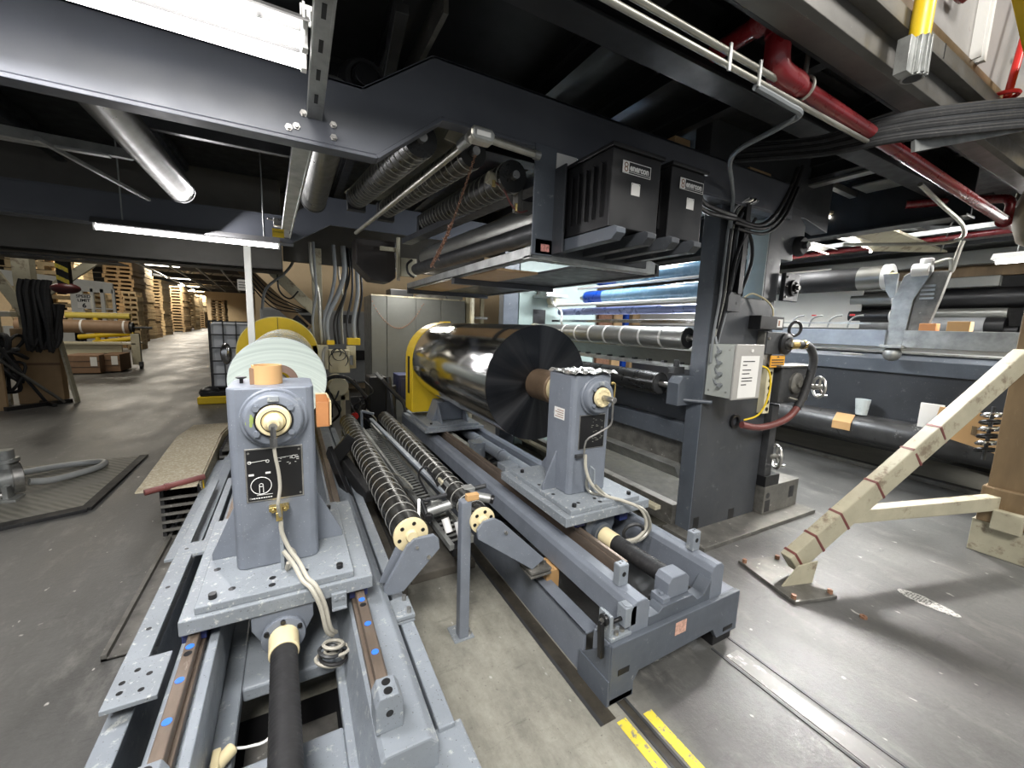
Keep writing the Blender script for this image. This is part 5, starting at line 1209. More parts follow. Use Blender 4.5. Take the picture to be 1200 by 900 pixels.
# energy chains left of the bed
def energy_chain(x0, x1, y0, y1, z0, z1, label):
    t = T('energy_chain', label, 'cable chain', ((x0+x1)/2,y0,0 if z0 < .05 else z0))
    n = int((y1-y0)/.055)
    for side in (x0, x1-.02):
        m = MB()
        for k in range(n):
            y = y0+k*(y1-y0)/n; m.box(side,side+.02,y,y+.042,z0,z1)
        P('chain_side', m, 'blackrub', t)
    m = MB()
    for k in range(n):
        y = y0+k*(y1-y0)/n; m.box(x0+.02,x1-.02,y,y+.012,z1-.014,z1)
    k = int((z1-z0)/.055)
    for i in range(k): m.box(x0+.0,x1-.0,y0-.012,y0,z0+i*.055,z0+i*.055+.018)
    P('chain_bars', m, 'steeldirty', t)
    P('cable', MB().cyl((x0+.05,y0,z0+.06),(x0+.05,y1,z0+.06),.016,10).cyl((x0+.09,y0,z0+.05),(x0+.09,y1,z0+.05),.012,10).cyl((x0+.14,y0,z0+.06),(x0+.14,y1,z0+.06),.018,10), 'dkgrey', t)
    return t
energy_chain(-.80,-.58,3.32,4.9,.01,.37,'black cable chain on the floor under the woven tan cover')
energy_chain(-.56,-.34,4.0,5.6,.06,.40,'shorter black cable chain beside the tan cover, tight against the left stand')
t = T('chain_cover', 'tan woven cover with a dark red bar at its end lying over the cable chain', 'cover', (-.75,4.0,.38))
P('top_cover', MB().prism([(3.24,.385),(4.35,.46),(5.05,.40),(5.05,.39),(4.35,.45),(3.24,.375)], 'yz', -.90, -.585), 'woven', t, .002)
P('side_skirt', MB().prism([(3.30,.38),(4.35,.45),(5.0,.39),(5.0,.24),(4.2,.2),(3.75,.15),(3.42,.14)], 'yz', -.585, -.575), 'woven', t)
P('red_bar', MB().cyl((-.84,3.19,.395),(-.56,3.34,.405),.020,16).cyl((-.75,3.235,.40),(-.73,3.246,.40),.024,16), 'hosered', t, label='dark red end bar')
P('yellow_cord', MB().tube([(-.575,3.36,.40),(-.572,3.37,.25),(-.57,3.38,.14),(-.575,3.40,.05)], .006), 'yellow', t)
m = MB(); m.box(-.585,-.50,2.4,4.0,.30,.315); m.box(-.52,-.50,2.4,4.0,.315,.345)
S('chain_trough', m, 'greydust', 'narrow grey trough between the cable chain and the left stand', 'trough', bevel=.002)

# caged tank and spill pallet
t = T('caged_tank', 'pale plastic liquid tank in a steel cage behind the yellow disc', 'tank', (-.85,9.0,.12))
P('bottle', MB().box(-1.24,-.30,8.8,9.7,.22,1.40), 'ibc', t, .05)
m = MB()
for k in range(6): z = .24+k*.232; m.box(-1.262,-.28,8.775,8.79,z,z+.022)
for k in range(6): x = -1.26+k*.195; m.box(x,x+.018,8.77,8.785,.2,1.43)
for k in range(6): z = .24+k*.232; m.box(-1.27,-1.255,8.78,9.7,z,z+.022)
for k in range(5): y = 8.8+k*.22; m.box(-1.275,-1.26,y,y+.018,.2,1.43)
P('cage', m, 'dkgrey', t)
P('clear_bag', MB().ball((-1.02,8.70,.85),.13,12,(.7,.4,1.5)), 'chrome', t)
m = MB(); m.box(-1.44,-.2,8.45,9.8,.0,.13); t = T('spill_pallet', 'yellow and black spill pallet under the caged tank', 'pallet', (-.9,9.0,0))
P('tray', m, 'yellow', t, .02)
P('deck', MB().box(-1.40,-.24,8.5,9.75,.13,.20), 'black', t, .01)
P('black_cover', MB().ball((-1.28,8.62,.18),.16,12,(1,.8,.7)), 'black', t)

# clutter at far left
t = T('carton_stack', 'tall brown cardboard box at far left behind the hanging black hoses', 'box', (-3.55,9.6,0))
P('box_body', MB().box(-3.85,-3.33,9.3,9.49,0,1.2), 'cardin', t, .01)
P('box_flap', MB().box(-3.85,-3.33,9.29,9.3,.62,.66), 'darkcard', t)
m = MB().bar((-3.16,9.25,.0),(-3.28,9.25,1.0),.13,.03); S('leaning_board', m, 'creampaint', 'tan board leaning against the tall brown box', 'board', bevel=.004)
t = T('hanging_hoses', 'big bundle of black hoses hanging at far left', 'hoses', (-3.35,9.0,.8)); random.seed(9)
for k in range(14):
    x = -3.52+.025*k; d_ = random.uniform(-.08,.08); y = 9.0+random.uniform(-.12,.12)
    P('hose', MB().tube([(x,y,1.95),(x-.03,y-.02,1.75),(x+d_*.4,y-.05,1.35),(x+d_,y,.95+random.uniform(-.1,.15)),(x+d_+.06,y+.04,1.1),(x+.08,y+.08,1.6)], random.uniform(.020,.036), n=8), 'blackrub', t)
P('sleeve', MB().prism([(-3.50,1.0),(-3.28,.9),(-3.22,1.4),(-3.27,1.85),(-3.42,1.92),(-3.52,1.6)], 'xz', 9.02, 9.10), 'blackrub', t, .02)
t = T('floor_clutter', 'dark pile of hoses and scrap at the far left edge', 'clutter', (-3.9,8.8,0)); random.seed(13)
for k in range(9):
    a = [(-4.1+random.random()*.5,8.8+random.random()*.4,.25+random.random()*.9) for _ in range(5)]
    P('hose', MB().tube(a, random.uniform(.015,.035), n=7), 'blackrub', t)
P('rod', MB().cyl((-3.70,8.6,.98),(-3.50,9.2,.02),.022,10), 'dkgrey', t)
P('rod', MB().cyl((-3.86,8.6,.95),(-3.30,9.2,.02),.022,10), 'steeldirty', t)
P('foot_bar', MB().bar((-3.75,8.7,.03),(-3.25,9.3,.03),.07,.06).bar((-3.6,9.3,.03),(-3.3,8.9,.03),.05,.05), 'black', t, .004)
P('scrap_board', MB().box(-4.0,-3.75,8.75,8.80,0,.7), 'cardin', t)
# steel columns and braces
t = T('cream_column', 'dirty cream steel column with crossing braces at far left', 'column', (-3.72,9.6,0))
P('column', MB().box(-3.82,-3.62,9.5,9.7,0,2.5), 'creampaint', t, .005)
P('brace', MB().bar((-4.2,9.45,2.5),(-3.6,9.45,1.2),.06,.14), 'creampaint', t, .004)
P('brace', MB().bar((-3.65,9.45,1.6),(-2.65,9.45,2.5),.06,.13), 'creampaint', t, .004)
t = T('striped_post', 'black and yellow striped hanging post ending in a dark red buffer', 'post', (-2.75,8.0,1.76))
P('post', MB().box(-2.80,-2.68,8.0,8.12,1.84,5.6), 'black', t, .003)
for k in range(3): P('yellow_stripe', MB().prism([(-2.802,1.93+k*.16),(-2.678,1.86+k*.16),(-2.678,1.92+k*.16),(-2.802,1.99+k*.16)], 'xz', 7.996, 8.0), 'yellowfl', t)
P('buffer', MB().ball((-2.74,8.05,1.81),.10,16,(1.6,1,.75)), paint('dark_red_buffer', (.10,.02,.02), .4), t)
# work bench edge
t = T('work_bench', 'grey bench edge at the far left image border', 'bench', (-4.2,9.2,.9))
P('top', MB().box(-4.8,-3.9,9.2,9.9,1.38,1.46), 'white', t, .004)
P('front', MB().box(-4.8,-3.92,9.25,9.3,1.1,1.38), 'creampaint', t, .004)
P('leg', MB().box(-3.97,-3.91,9.25,9.31,0,1.1), 'creampaint', t, .004)
# roll cart
t = T('roll_cart', 'long cream trolley frame on casters below the brown wrapped roll', 'cart', (-4.5,14.7,0))
P('side_panel', MB().box(-5.6,-4.02,14.62,14.68,.18,.72), 'cream_box', t, .004)
P('end_post', MB().box(-3.80,-3.62,14.5,14.62,.12,.95), 'creampaint', t, .005)
P('deck', MB().box(-5.6,-3.7,14.5,15.2,.66,.70), 'creampaint', t, .003)
for x in (-4.0,-3.62):
    c = P('caster', MB().cyl((x-.03,14.5,.07),(x+.03,14.5,.07),.07,16), 'blackrub', t)
    P('fork', MB().box(x-.045,x+.045,14.46,14.54,.09,.20), 'dkgrey', c, .003)
t = T('wrapped_roll', 'brown wrapped roll with two white bands lying across the trolley', 'roll', (-4.5,14.6,.95))
P('wrap', MB().cyl((-5.9,14.6,1.12),(-3.80,14.6,1.12),.17,32), paint('brown_wrap', (.24,.15,.085), .6, var=.1), t, .004)
for x in (-4.75,-3.93): P('white_band', MB().hollow((x,14.6,1.12),(x+.04,14.6,1.12),.173,.15,32), 'tape', t)
P('core_shaft', MB().cyl((-3.80,14.6,1.12),(-3.35,14.6,1.12),.03,12).cyl((-3.80,14.6,1.12),(-3.74,14.6,1.12),.13,20), 'dkgrey', t)
for i, (x0, x1, y) in enumerate(((-4.75,-4.12,13.4),(-4.2,-3.83,13.7))):
    t = T('wooden_crate', ['long brown crate on the floor in front of the trolley','shorter brown crate beside the long one, with a white label'][i], 'crate', ((x0+x1)/2,y,0))
    P('crate_body', MB().box(x0,x1,y,y+.8,.03,.46), 'darkcard', t, .006)
    P('plank_line', MB().box(x0,x1,y-.004,y,.17,.18).box(x0,x1,y-.004,y,.31,.32), 'black', t)
    P('white_label', MB().box(x1-.16,x1-.04,y-.006,y-.004,.20,.42), 'paper', t)
# yellow guard pipes
t = T('yellow_guard_rail', 'yellow guard pipes behind the brown wrapped roll', 'guard rail', (-4.7,16,0))
for z, x0 in ((1.39,-5.5),(.86,-5.3),(.70,-5.0)): P('pipe', MB().cyl((x0,16,z),(-4.15,16,z+.02),.085,16), paint('guard_yellow', (.70,.55,.10), .4), t) if z == 1.39 else P('pipe', MB().cyl((x0,16,z-.08),(-4.1,16,z+.06),.07,16), 'yellow', t)
P('post', MB().cyl((-4.9,16,0),(-4.9,16,1.39),.06,12), 'yellow', t)
# white office enclosure
t = T('white_enclosure', 'white framed booth with glazed openings and a speed limit sign', 'booth', (-6.4,19.6,0))
P('header', MB().prism([(-8.2,2.75),(-5.45,2.52),(-5.45,2.15),(-8.2,2.25)], 'xz', 19.5, 19.6), 'white', t, .01)
for x, w_ in ((-6.55,.30),(-5.50,.08),(-5.80,.10),(-6.05,.08),(-7.2,.12)): P('post', MB().box(x,x+w_,19.5,19.6,0,2.3), 'white', t, .006)
P('sill', MB().box(-8.2,-5.45,19.5,19.6,0,.95), 'white', t, .006)
P('window_bar', MB().box(-6.25,-5.45,19.52,19.58,1.6,1.64), 'white', t)
t = T('speed_limit_sign', 'small white speed limit 6 sign on the booth post', 'sign', (-6.2,19.45,1.62))
P('sign_plate', MB().box(-6.38,-6.04,19.46,19.47,1.60,2.08), 'paper', t, .004)
P('sign_text', text_mb('SPEED\nLIMIT', .135, (-6.21,19.455,1.97), X, Z, .002, bold=.03, align='CENTER'), 'black', t)
P('sign_number', text_mb('6', .20, (-6.21,19.455,1.64), X, Z, .002, bold=.04, align='CENTER'), 'black', t)
# timber / board stacks along the aisle
PAL = {}
def stack(x0, x1, y, d, z1, tone, label, lift=.16):
    """a stack of pallets, every pallet an object of its own"""
    col = ((.46,.33,.17),(.30,.20,.10),(.56,.43,.25))[tone]
    mt = 'timber%d' % tone
    if mt not in M: M[mt] = paint('timber_%s' % ('pale','brown','bright')[tone], col, .7, var=.25, scale=2.5)
    n = int(z1/lift); w_ = x1-x0
    for k in range(n):
        if k == 0:
            m = MB()
            m.box(x0,x1,y,y+d,lift*.45,lift*.92)
            for i in range(3): xx = x0+w_*(.0+.45*i); m.box(xx,xx+w_*.1,y,y+d,0,lift*.45)
            o = S('wooden_pallet', m, mt, label, 'pallet', label.replace('pallet in the ', 'pallets of the '))
        else:
            c = o.copy(); COL.objects.link(c); c.location = o.location+Vector((random.uniform(-.04,.04),0,k*lift))
random.seed(31)
specs = [(-9.6,-8.2,24.5,2.5,4.4,2,'pallet in the pale high stack behind the white booth',.22),(-8.0,-6.9,27.5,2,4.5,1,'pallet in the tall brown stack just right of the white booth',.20),
 (-7.9,-6.3,23.5,1.6,1.95,1,'pallet in the low dark brown stack in front of the tall ones',.16),(-9.0,-7.4,31,2.2,4.2,0,'pallet in the tall pale stack at middle distance in the aisle',.2),
 (-9.5,-8.0,38,2.2,4.1,0,'pallet in the pale stack halfway down the aisle',.22),(-8.6,-7.5,33.5,1.4,2.3,1,'pallet in the short brown stack standing out into the aisle',.18),
 (-10.0,-8.3,46,2.5,4.0,1,'pallet in the brown stack further down the aisle',.25),(-10.6,-8.8,54,2.5,3.9,0,'pallet in the pale stack near the far end of the aisle',.25),
 (-12.8,-9.9,66,3,4.6,2,'pallet in the bright wide stack at the end of the aisle',.46),(-10.0,-9.2,62,2,2.2,1,'pallet in the small brown stack before the bright wide one',.25),
 (-10.3,-8.6,75,3,4.0,1,'pallet in the most distant brown stack',.4),
 (-7.0,-6.2,21.5,.8,2.6,2,'pallet in the bright stack seen through the booth opening',.2),(-6.0,-5.55,22.5,.8,2.5,2,'pallet in the narrow stack seen through the right booth opening',.2),
 (-9.0,-7.2,22.0,.8,4.6,2,'pallet in the wide pale stack rising above the booth header',.3)]
for s_ in specs: stack(*s_)
# fluorescent lamps far away in the aisle
for k in range(5):
    t = T('aisle_strip_lamp', 'distant bright ceiling strip lamp over the storage aisle', 'lamp', (-6-k*1.2,24+k*11,4.6), 'distant ceiling lamps over the aisle')
    P('lamp_tube', MB().box(-6.9-k*1.2,-5.2-k*1.2,24+k*11,24.18+k*11,4.62,4.66), 'lampdim', t)
    P('housing', MB().box(-7-k*1.2,-5.1-k*1.2,23.95+k*11,24.23+k*11,4.66,4.74), 'opal', t)
t = T('hanging_sign', 'small white sign hanging over the aisle near the white post', 'sign', (-1.2,14,3.0))
P('sign_plate', MB().box(-1.28,-1.06,14,14.01,2.25,2.55), 'paper', t)
m = MB()
for k in range(3): m.box(-1.25,-1.09,13.995,14.0,2.32+k*.07,2.345+k*.07)
P('sign_print', m, 'black', t)
P('hanger', MB().cyl((-1.17,14,2.55),(-1.17,14,4.9),.01,6), 'dkgrey', t)
random.seed(17)
for k in range(5):
    t = T('sprinkler_pipe', 'thin pale pipe running under the roof over the aisle', 'pipe', (-5+k*.9,24,4.0), 'pipes under the aisle roof')
    P('pipe', MB().cyl((-4.6+k*.8,9,3.6+.12*k),(-9.5+k*1.4,60,4.3+.08*k),.05,8), 'galv', t)
    P('drop', MB().cyl((-5.5+k*1.0,20,3.9+.1*k),(-5.5+k*1.0,20,4.6),.03,6), 'galv', t)

# ================================================================== BEHIND THE STANDS
m = MB(); m.box(-.355,-.30,4.55,4.60,0,2.15); S('white_pole', m, 'white', 'thin white square pole behind the yellow disc', 'pole', bevel=.004)
m = MB(); m.box(.235,.335,5.25,5.4,0,2.3); S('cream_post', m, 'creampaint', 'cream steel post among grey hoses behind the left stand', 'post', bevel=.004)
m = MB(); m.bar((-.90,6.0,2.84),(.30,6.0,1.60),.06,.13); S('cream_brace', m, 'creampaint', 'upper cream diagonal brace meeting the cream post', 'brace', bevel=.004)
m = MB(); m.bar((-1.2,6.55,2.83),(.22,6.55,1.35),.06,.15); S('brown_brace', m, 'brown', 'brown diagonal brace below the cream one', 'brace', bevel=.004)
t = T('conduit_loom', 'bundle of thick grey flexible conduits dropping beside the cream post', 'conduits', (.5,5.2,1.2)); random.seed(6)
for k, (xt, xb, r, y) in enumerate(((.46,.34,.020,5.2),(.56,.37,.028,5.2),(.60,.50,.016,5.3),(.63,.46,.012,5.3),(.70,.66,.024,5.2),(.52,.55,.014,5.4),(.22,.30,.018,5.2),(.25,.22,.014,5.15),(.75,.72,.014,5.25),(.66,.60,.014,5.3))):
    P('conduit', MB().tube([(xt,y,2.35),(xt+.01,y,2.05),((xt+xb)/2+.03,y,1.8),(xb,y,1.5),(xb+.01,y,1.22)], r, n=10), ['plastic_grey','plastic_grey','dkgrey','black','plastic_grey','conduit','conduit','plastic_grey','black','dkgrey'][k], t)
t = T('drooping_cables', 'thin dark cables sagging below the diagonal braces', 'cables', (-.1,6.2,1.6))
for k in range(4):
    P('cable', MB().tube([(-.4,6.1+.05*k,2.05-.06*k),(-.2,6.1,1.82-.06*k),(.05,6.1,1.68-.03*k),(.25,6.1,1.6)], .008), 'black', t)
P('cable', MB().tube([(-.30,5.9,1.6),(-.25,5.9,1.85),(-.05,5.9,2.05),(.05,5.9,2.2),(.06,5.9,2.35)], .016), 'plastic_grey', t)
P('cable', MB().tube([(-.12,5.9,2.1),(-.11,5.9,1.85),(.0,5.9,1.75),(.10,5.9,1.85)], .010), 'black', t)
t = T('cream_machine_box', 'cream electrical box with looped wires beside the left stand drive', 'box', (.46,5.0,.9))
P('box_body', MB().box(.37,.58,4.95,5.1,.91,1.17), 'cream_box', t, .006)
PX('frame', MB().box(.20,.36,4.98,5.1,.95,1.22).box(.56,.66,5.05,5.1,.95,1.21), 'cream_box', t, .004)
P('wires', MB().torus((.47,4.94,1.12),(0,1,.2),.07,.005).torus((.46,4.94,1.06),(0,1,.2),.10,.005).torus((.44,4.94,1.14),(0,1,.4),.05,.006), 'dkgrey', t)
P('filter', MB().cyl((.60,4.95,1.0),(.60,4.95,1.11),.018,12), 'plastic_grey', t)
P('pipe', MB().tube([(.33,4.9,1.2),(.30,4.85,1.12),(.30,4.85,.8),(.31,4.85,.62)], .018), 'conduit', t)
PX('yellow_box', MB().box(.36,.44,5.1,5.2,1.22,1.27).box(.58,.72,5.1,5.2,1.22,1.30), 'yellow', t, .004)
t = T('drive_motor', 'cream drive motor with black hoses behind the left guide roller', 'motor', (.45,4.9,.2))
P('housing', MB().cyl((.44,4.75,.78),(.44,5.15,.78),.10,28), 'cream_box', t, .006)
P('gearbox', MB().box(.38,.56,4.9,5.1,.60,.72), 'cream_box', t, .006)
P('stand_leg', MB().box(.47,.52,4.9,4.96,.18,.66), 'cream_box', t, .003)
P('hose', MB().tube([(.30,4.8,.74),(.32,4.75,.86),(.42,4.72,.90),(.55,4.72,.86),(.72,4.7,.66)], .020), 'blackrub', t)
P('valve', MB().cyl((.60,4.8,.44),(.60,4.74,.44),.04,16), 'redbright', t, .004)
random.seed(23)
for k in range(12):
    x = .3+random.random()*.45; z = .35+random.random()*.5
    P('hose', MB().tube([(x,4.85,z),(x+random.uniform(-.1,.1),4.75,z-.12),(x+random.uniform(-.14,.14),4.8,z-.28),(x+random.uniform(-.1,.2),4.9,max(.03,z-.42))], random.uniform(.006,.015), n=7), random.choice(['black','dkgrey','blackrub','conduit']), t)
t = T('black_pump', 'black oily pump and pipes in the dark gap left of the yellow guard', 'pump', (.9,4.9,.1))
P('block', MB().box(.78,.98,4.9,5.2,.05,.86), 'black', t, .015)
P('pipe', MB().tube([(.86,4.8,.90),(.92,4.75,.82),(1.02,4.7,.70),(1.12,4.65,.58),(1.14,4.6,.45)], .024), 'blackrub', t)
P('pipe', MB().tube([(1.0,4.9,.85),(1.02,4.8,.6),(1.05,4.8,.3)], .03), 'dkgrey', t)
P('cylinder', MB().cyl((1.02,5.0,.30),(1.02,5.0,.74),.09,20), 'dkgrey', t)
P('nozzle', MB().cyl((.84,4.8,.92),(.90,4.76,.85),.02,10), 'galv', t)
P('panel', MB().box(.60,.80,5.1,5.15,.0,.60), 'dkgrey', t)
m = MB().box(1.14,1.30,5.0,5.3,.55,.86); m.box(1.16,1.28,4.99,5.0,.6,.82)
S('navy_box', m, paint('navy_paint', (.03,.04,.12), .4), 'small navy blue box left of the yellow guard', 'box', bevel=.01)
t = T('electrical_cabinet', 'large grey electrical cabinet with four doors behind the yellow guard', 'cabinet', (1.7,6.3,0))
P('cabinet_body', MB().box(.99,2.40,6.0,6.6,.0,1.87), 'cab', t, .006)
for x0, x1 in ((.995,1.20),(1.21,1.62),(1.63,2.0),(2.01,2.395)): P('door', MB().box(x0,x1,5.985,6.0,.1,1.86), 'cab', t, .004)
P('top_trim', MB().box(.99,2.40,5.98,6.0,1.862,1.88), 'creampaint', t)
t = T('hanging_string', 'thin beaded string hung in a curve across the grey cabinet doors', 'string', (1.3,5.97,1.5))
m = MB()
for k in range(34):
    f = k/33; x = 1.01+f*.72; z = 1.78-.36*math.sin(math.pi*min(1,f*1.02))**.8; m.ball((x,5.965,z),.010,6)
P('beads', m, 'rust', t)
m = MB(); m.box(1.28,1.62,6.1,6.4,1.88,1.98); S('black_console', m, 'black', 'low black console box on top of the grey cabinet', 'console', bevel=.008)
m = MB(); m.box(1.72,2.12,6.1,6.4,1.88,1.93); m.tube([(1.75,6.2,1.93),(1.80,6.2,1.99),(2.0,6.2,1.99),(2.06,6.2,1.93)], .012); S('carry_case', m, 'steeldirty', 'grey case with a handle on top of the grey cabinet', 'case')
m = MB(); m.box(2.14,2.40,6.1,6.5,1.88,2.14); S('grey_box', m, 'cab', 'square grey box on the right end of the cabinet top', 'box', bevel=.008)
t = T('parked_vehicle', 'pale grey vehicle body far behind the left stand', 'vehicle', (.8,9.0,0))
P('body', MB().box(-.5,1.5,9.0,9.5,.2,1.70), paint('pale_grey_body', (.30,.31,.31), .4), t, .05)
P('window', MB().box(.05,.45,8.98,9.0,1.40,1.58).box(.95,1.12,8.98,9.0,1.45,1.62), 'black', t, .004)
P('bumper', MB().box(-.4,1.4,8.9,9.0,.7,.9), 'black', t, .02)
t = T('round_gauge', 'dark round reel with a green dot hanging beside the cream brace', 'reel', (.12,5.4,1.2))
P('reel', MB().cyl((.02,5.35,1.50),(.14,5.35,1.38),.07,20).cyl((.08,5.4,1.36),(.20,5.4,1.24),.06,20), 'black', t, .006)
P('green_lens', MB().cyl((.10,5.30,1.37),(.10,5.27,1.37),.03,14), paint('green_lens', (.12,.28,.05), .3), t)
t = T('drilled_upright', 'pale steel uprights and angle beside the grey cabinet at its right', 'upright', (2.6,6.2,0))
P('upright', MB().box(2.46,2.52,6.1,6.16,0,2.25), 'cream_box', t, .003)
P('upright', MB().box(2.80,2.86,6.3,6.36,0,2.25), 'cream_box', t, .003)
P('rung', MB().box(2.46,2.86,6.15,6.2,1.2,1.24).box(2.46,2.86,6.15,6.2,1.6,1.64).box(2.46,2.86,6.15,6.2,.8,.84), 'galv', t)
m = MB().tube([(1.75,4.4,2.08),(1.9,4.4,2.0),(2.05,4.4,1.96),(2.2,4.4,1.9)], .014); S('black_cable', m, 'black', 'black cable sagging between the button box and the grey pillar', 'cable')
# ================================================================== RIGHT: brace, column, coating machine behind
t = T('cream_column_brace', 'dirty cream diagonal brace with red tape bands standing on the floor at right', 'brace', (3.4,1.0,0))
D = Vector((.964,-.266,0)); N_ = Vector((-.266,-.964,0))
p0 = Vector((2.66,1.21,.115)); p1 = Vector((4.30,.755,1.42))
ax = (p1-p0).normalized()
P('diagonal_beam', MB().bar(p0,p1,.075,.13,up=Z), 'creampaint', t, .006)
for k, f in enumerate((.02,.10,.20,.345,.50,.61)):
    c = p0+(p1-p0)*f; tilt = (.01,.01,.01,.01,.03,-.03)[k]
    P('red_tape_band', MB().bar(c-ax*.008,c+ax*.008,.078,.133,up=Vector((tilt*4,0,1))), 'hosered', t, label='dark red tape band')
q0 = Vector((3.02,1.112,.395)); q1 = Vector((4.44,.72,.395))
P('horizontal_beam', MB().bar(q0,q1,.07,.085,up=Z,h2=.10), 'creampaint', t, .005)
f0 = Vector((2.66,1.21,0))
P('base_plate', MB().bar(f0-D*.17+Vector((0,0,.012)),f0+D*.13+Vector((0,0,.012)),.42,.02), 'steeldirty', t, .003)
P('side_gusset', MB().add([f0+N_*.07-D*.12+Vector((0,0,.02)),f0+N_*.07+D*.10+Vector((0,0,.02)),f0+N_*.07+D*.12+Vector((0,0,.16)),f0+N_*.07-D*.02+Vector((0,0,.14)),
   f0+N_*.08-D*.12+Vector((0,0,.02)),f0+N_*.08+D*.10+Vector((0,0,.02)),f0+N_*.08+D*.12+Vector((0,0,.16)),f0+N_*.08-D*.02+Vector((0,0,.14))],
   [(0,1,2,3),(7,6,5,4),(0,4,5,1),(1,5,6,2),(2,6,7,3),(3,7,4,0)]), 'creampaint', t)
for s1, s2 in ((-.15,.18),(.11,.18),(.11,-.18),(-.15,-.18)):
    c = f0+D*s1+N_*s2; P('anchor_bolt', MB().cyl(c+Vector((0,0,.02)),c+Vector((0,0,.045)),.014,6), 'rust', t)
t = T('brown_column', 'brown stained steel column rising at the right image edge', 'column', (4.62,.66,0))
P('column_flange', MB().prism([(4.33,.60),(4.39,.60),(4.39,.80),(4.33,.80)], 'xy', .25, 3.0), 'brown', t, .006)
P('column_flange', MB().prism([(4.66,.55),(4.70,.55),(4.70,.80),(4.66,.80)], 'xy', .25, 3.0), 'creampaint', t, .006)
P('column_web', MB().box(4.39,4.66,.62,.66,.02,3.0), 'creampaint', t, .006)
P('foot_collar', MB().box(4.30,4.42,.58,.82,.24,.50), 'brown', t, .01)
P('base_block', MB().box(4.33,4.85,.52,.84,.0,.24).box(4.25,4.33,.60,.74,.22,.36), 'creampaint', t, .006)
P('rivet', MB().ball((4.325,.66,1.05),.016,10).ball((4.325,.66,1.4),.016,10).ball((4.325,.66,1.75),.016,10), 'steeldirty', t)
m = MB(); m.lathe((4.30,.72,2.12), Z, [(0,.10),(.05,.17),(.15,.20),(.30,.20),(.40,.17),(.42,.12)], 24)
S('burlap_wrap', m, paint('burlap', (.13,.105,.065), .8, var=.3, scale=12, bump=.6), 'tan burlap wrapped bundle at the top of the brown column', 'wrap')
t = T('cardboard_sheet', 'tan cardboard sheet with dark print beside the brown column', 'cardboard', (4.95,1.0,.6))
P('sheet', MB().prism([(.90,.62),(1.30,.70),(1.27,.94),(.90,.93)], 'yz', 4.95, 4.97), 'card', t)
P('print', MB().prism([(1.03,.74),(1.06,.745),(1.06,.82),(1.03,.815)], 'yz', 4.944, 4.95), 'brown', t)
t = T('clip_rack', 'row of shiny spring clips hanging beside the brown column', 'clips', (4.75,.95,.65))
for k in range(6): P('clip', MB().torus((4.72,.92,.68+k*.055),(.3,.3,1),.055,.012,n=20), 'chrome' if k % 2 else 'black', t)
P('rod', MB().cyl((4.72,.92,.60),(4.72,.92,1.02),.012,8), 'dkgrey', t)
m = MB().box(5.18,5.2,1.30,1.46,.70,.93); S('white_carton', m, 'paper', 'white carton edge seen behind the cream brace', 'carton', bevel=.003)

XM = 5.5
t = T('coating_machine', 'long dark grey tank of the machine in the background at right', 'machine', (5.8,3.0,.0))
P('tank_wall', MB().prism([(5.62,.62),(5.60,1.16),(5.70,1.18),(5.70,.62)], 'xz', .3, 7.5), 'slab', t, .004)
P('tank_rim', MB().prism([(5.56,1.16),(5.56,1.30),(5.62,1.36),(5.9,1.36),(5.9,1.16)], 'xz', .3, 7.5), 'slabedge', t, .005)
P('top_deck', MB().box(5.6,6.6,.3,7.5,1.36,1.38), 'galv', t, .003)
P('leg', MB().box(5.7,5.9,.4,.6,0,.62).box(5.7,5.9,3.2,3.4,0,.62).box(5.7,5.9,6.4,6.6,0,.62), 'slab', t, .004)
P('paint_splash', MB().ball((5.598,3.05,1.10),.04,8,(.05,1.8,.6)).ball((5.598,2.9,1.09),.03,8,(.05,1.5,.8)).ball((5.555,2.2,1.33),.04,8,(.1,3,.3)), 'white', t)
t = T('floor_roller', 'long black roller lying low in front of the dark tank', 'roller', (5.5,3,.38))
P('roller_body', MB().cyl((5.5,.2,.53),(5.5,7.0,.53),.15,48), paint('scuffed_black_roller', (.035,.035,.035), .35, var=.4, wear=(.30,.30,.29), wamt=.3, wscale=9), t)
P('stand', MB().box(5.4,5.6,.1,.2,0,.6), 'slab', t, .004)
P('yellow_label', MB().prism([(5.345,.50),(5.345,.58),(5.42,.67),(5.415,.672),(5.338,.585),(5.338,.50)], 'xz', 2.03, 2.20), 'card', t, label='tan tape label')
t = T('plastic_cup', 'translucent white cup standing on the long black roller', 'cup', (5.5,1.98,.68))
P('cup_wall', MB().lathe((5.47,2.0,.68), Z, [(0,.050),(.17,.068),(.17,.064),(.004,.046),(.004,0)], 28, cap=False), paint('cup_plastic', (.55,.60,.60), .3), t)
m = MB(); m.box(6.0,7.1,-1,8,0,.004); struct('trim_6', m, paint('pale_lit_floor', (.60,.58,.50), .4, var=.2, scale=2))  # floor strip coloured paler in place of light under the machine
m = MB(); m.box(5.9,6.0,-1,8,0,.05); S('floor_rail', m, 'steeldirty', 'low dirty rail along the floor before the background machine', 'rail', bevel=.004)
t = T('support_beam', 'galvanised horizontal beam above the dark tank', 'beam', (5.4,3,1.43))
P('beam_near', MB().box(5.35,5.47,.35,1.72,1.43,1.60), 'galv', t, .004)
P('beam_far', MB().box(5.35,5.47,1.86,7.5,1.43,1.60), paint('blue_galvanised', (.30,.33,.37), .4, metal=.4, var=.2, wear=(.55,.56,.56), wamt=.25, wscale=12), t, .004)
P('under_rail', MB().box(5.42,5.47,.35,7.5,1.39,1.43), 'opal', t)
P('foot_ball', MB().ball((5.40,1.80,1.36),.075,16).box(5.30,5.48,1.70,1.88,1.42,1.45), 'galv', t, .004)
t = T('arm_bracket', 'upright silver arm with a louvred guard holding the end of the big dark roller', 'arm', (5.4,1.78,1.45))
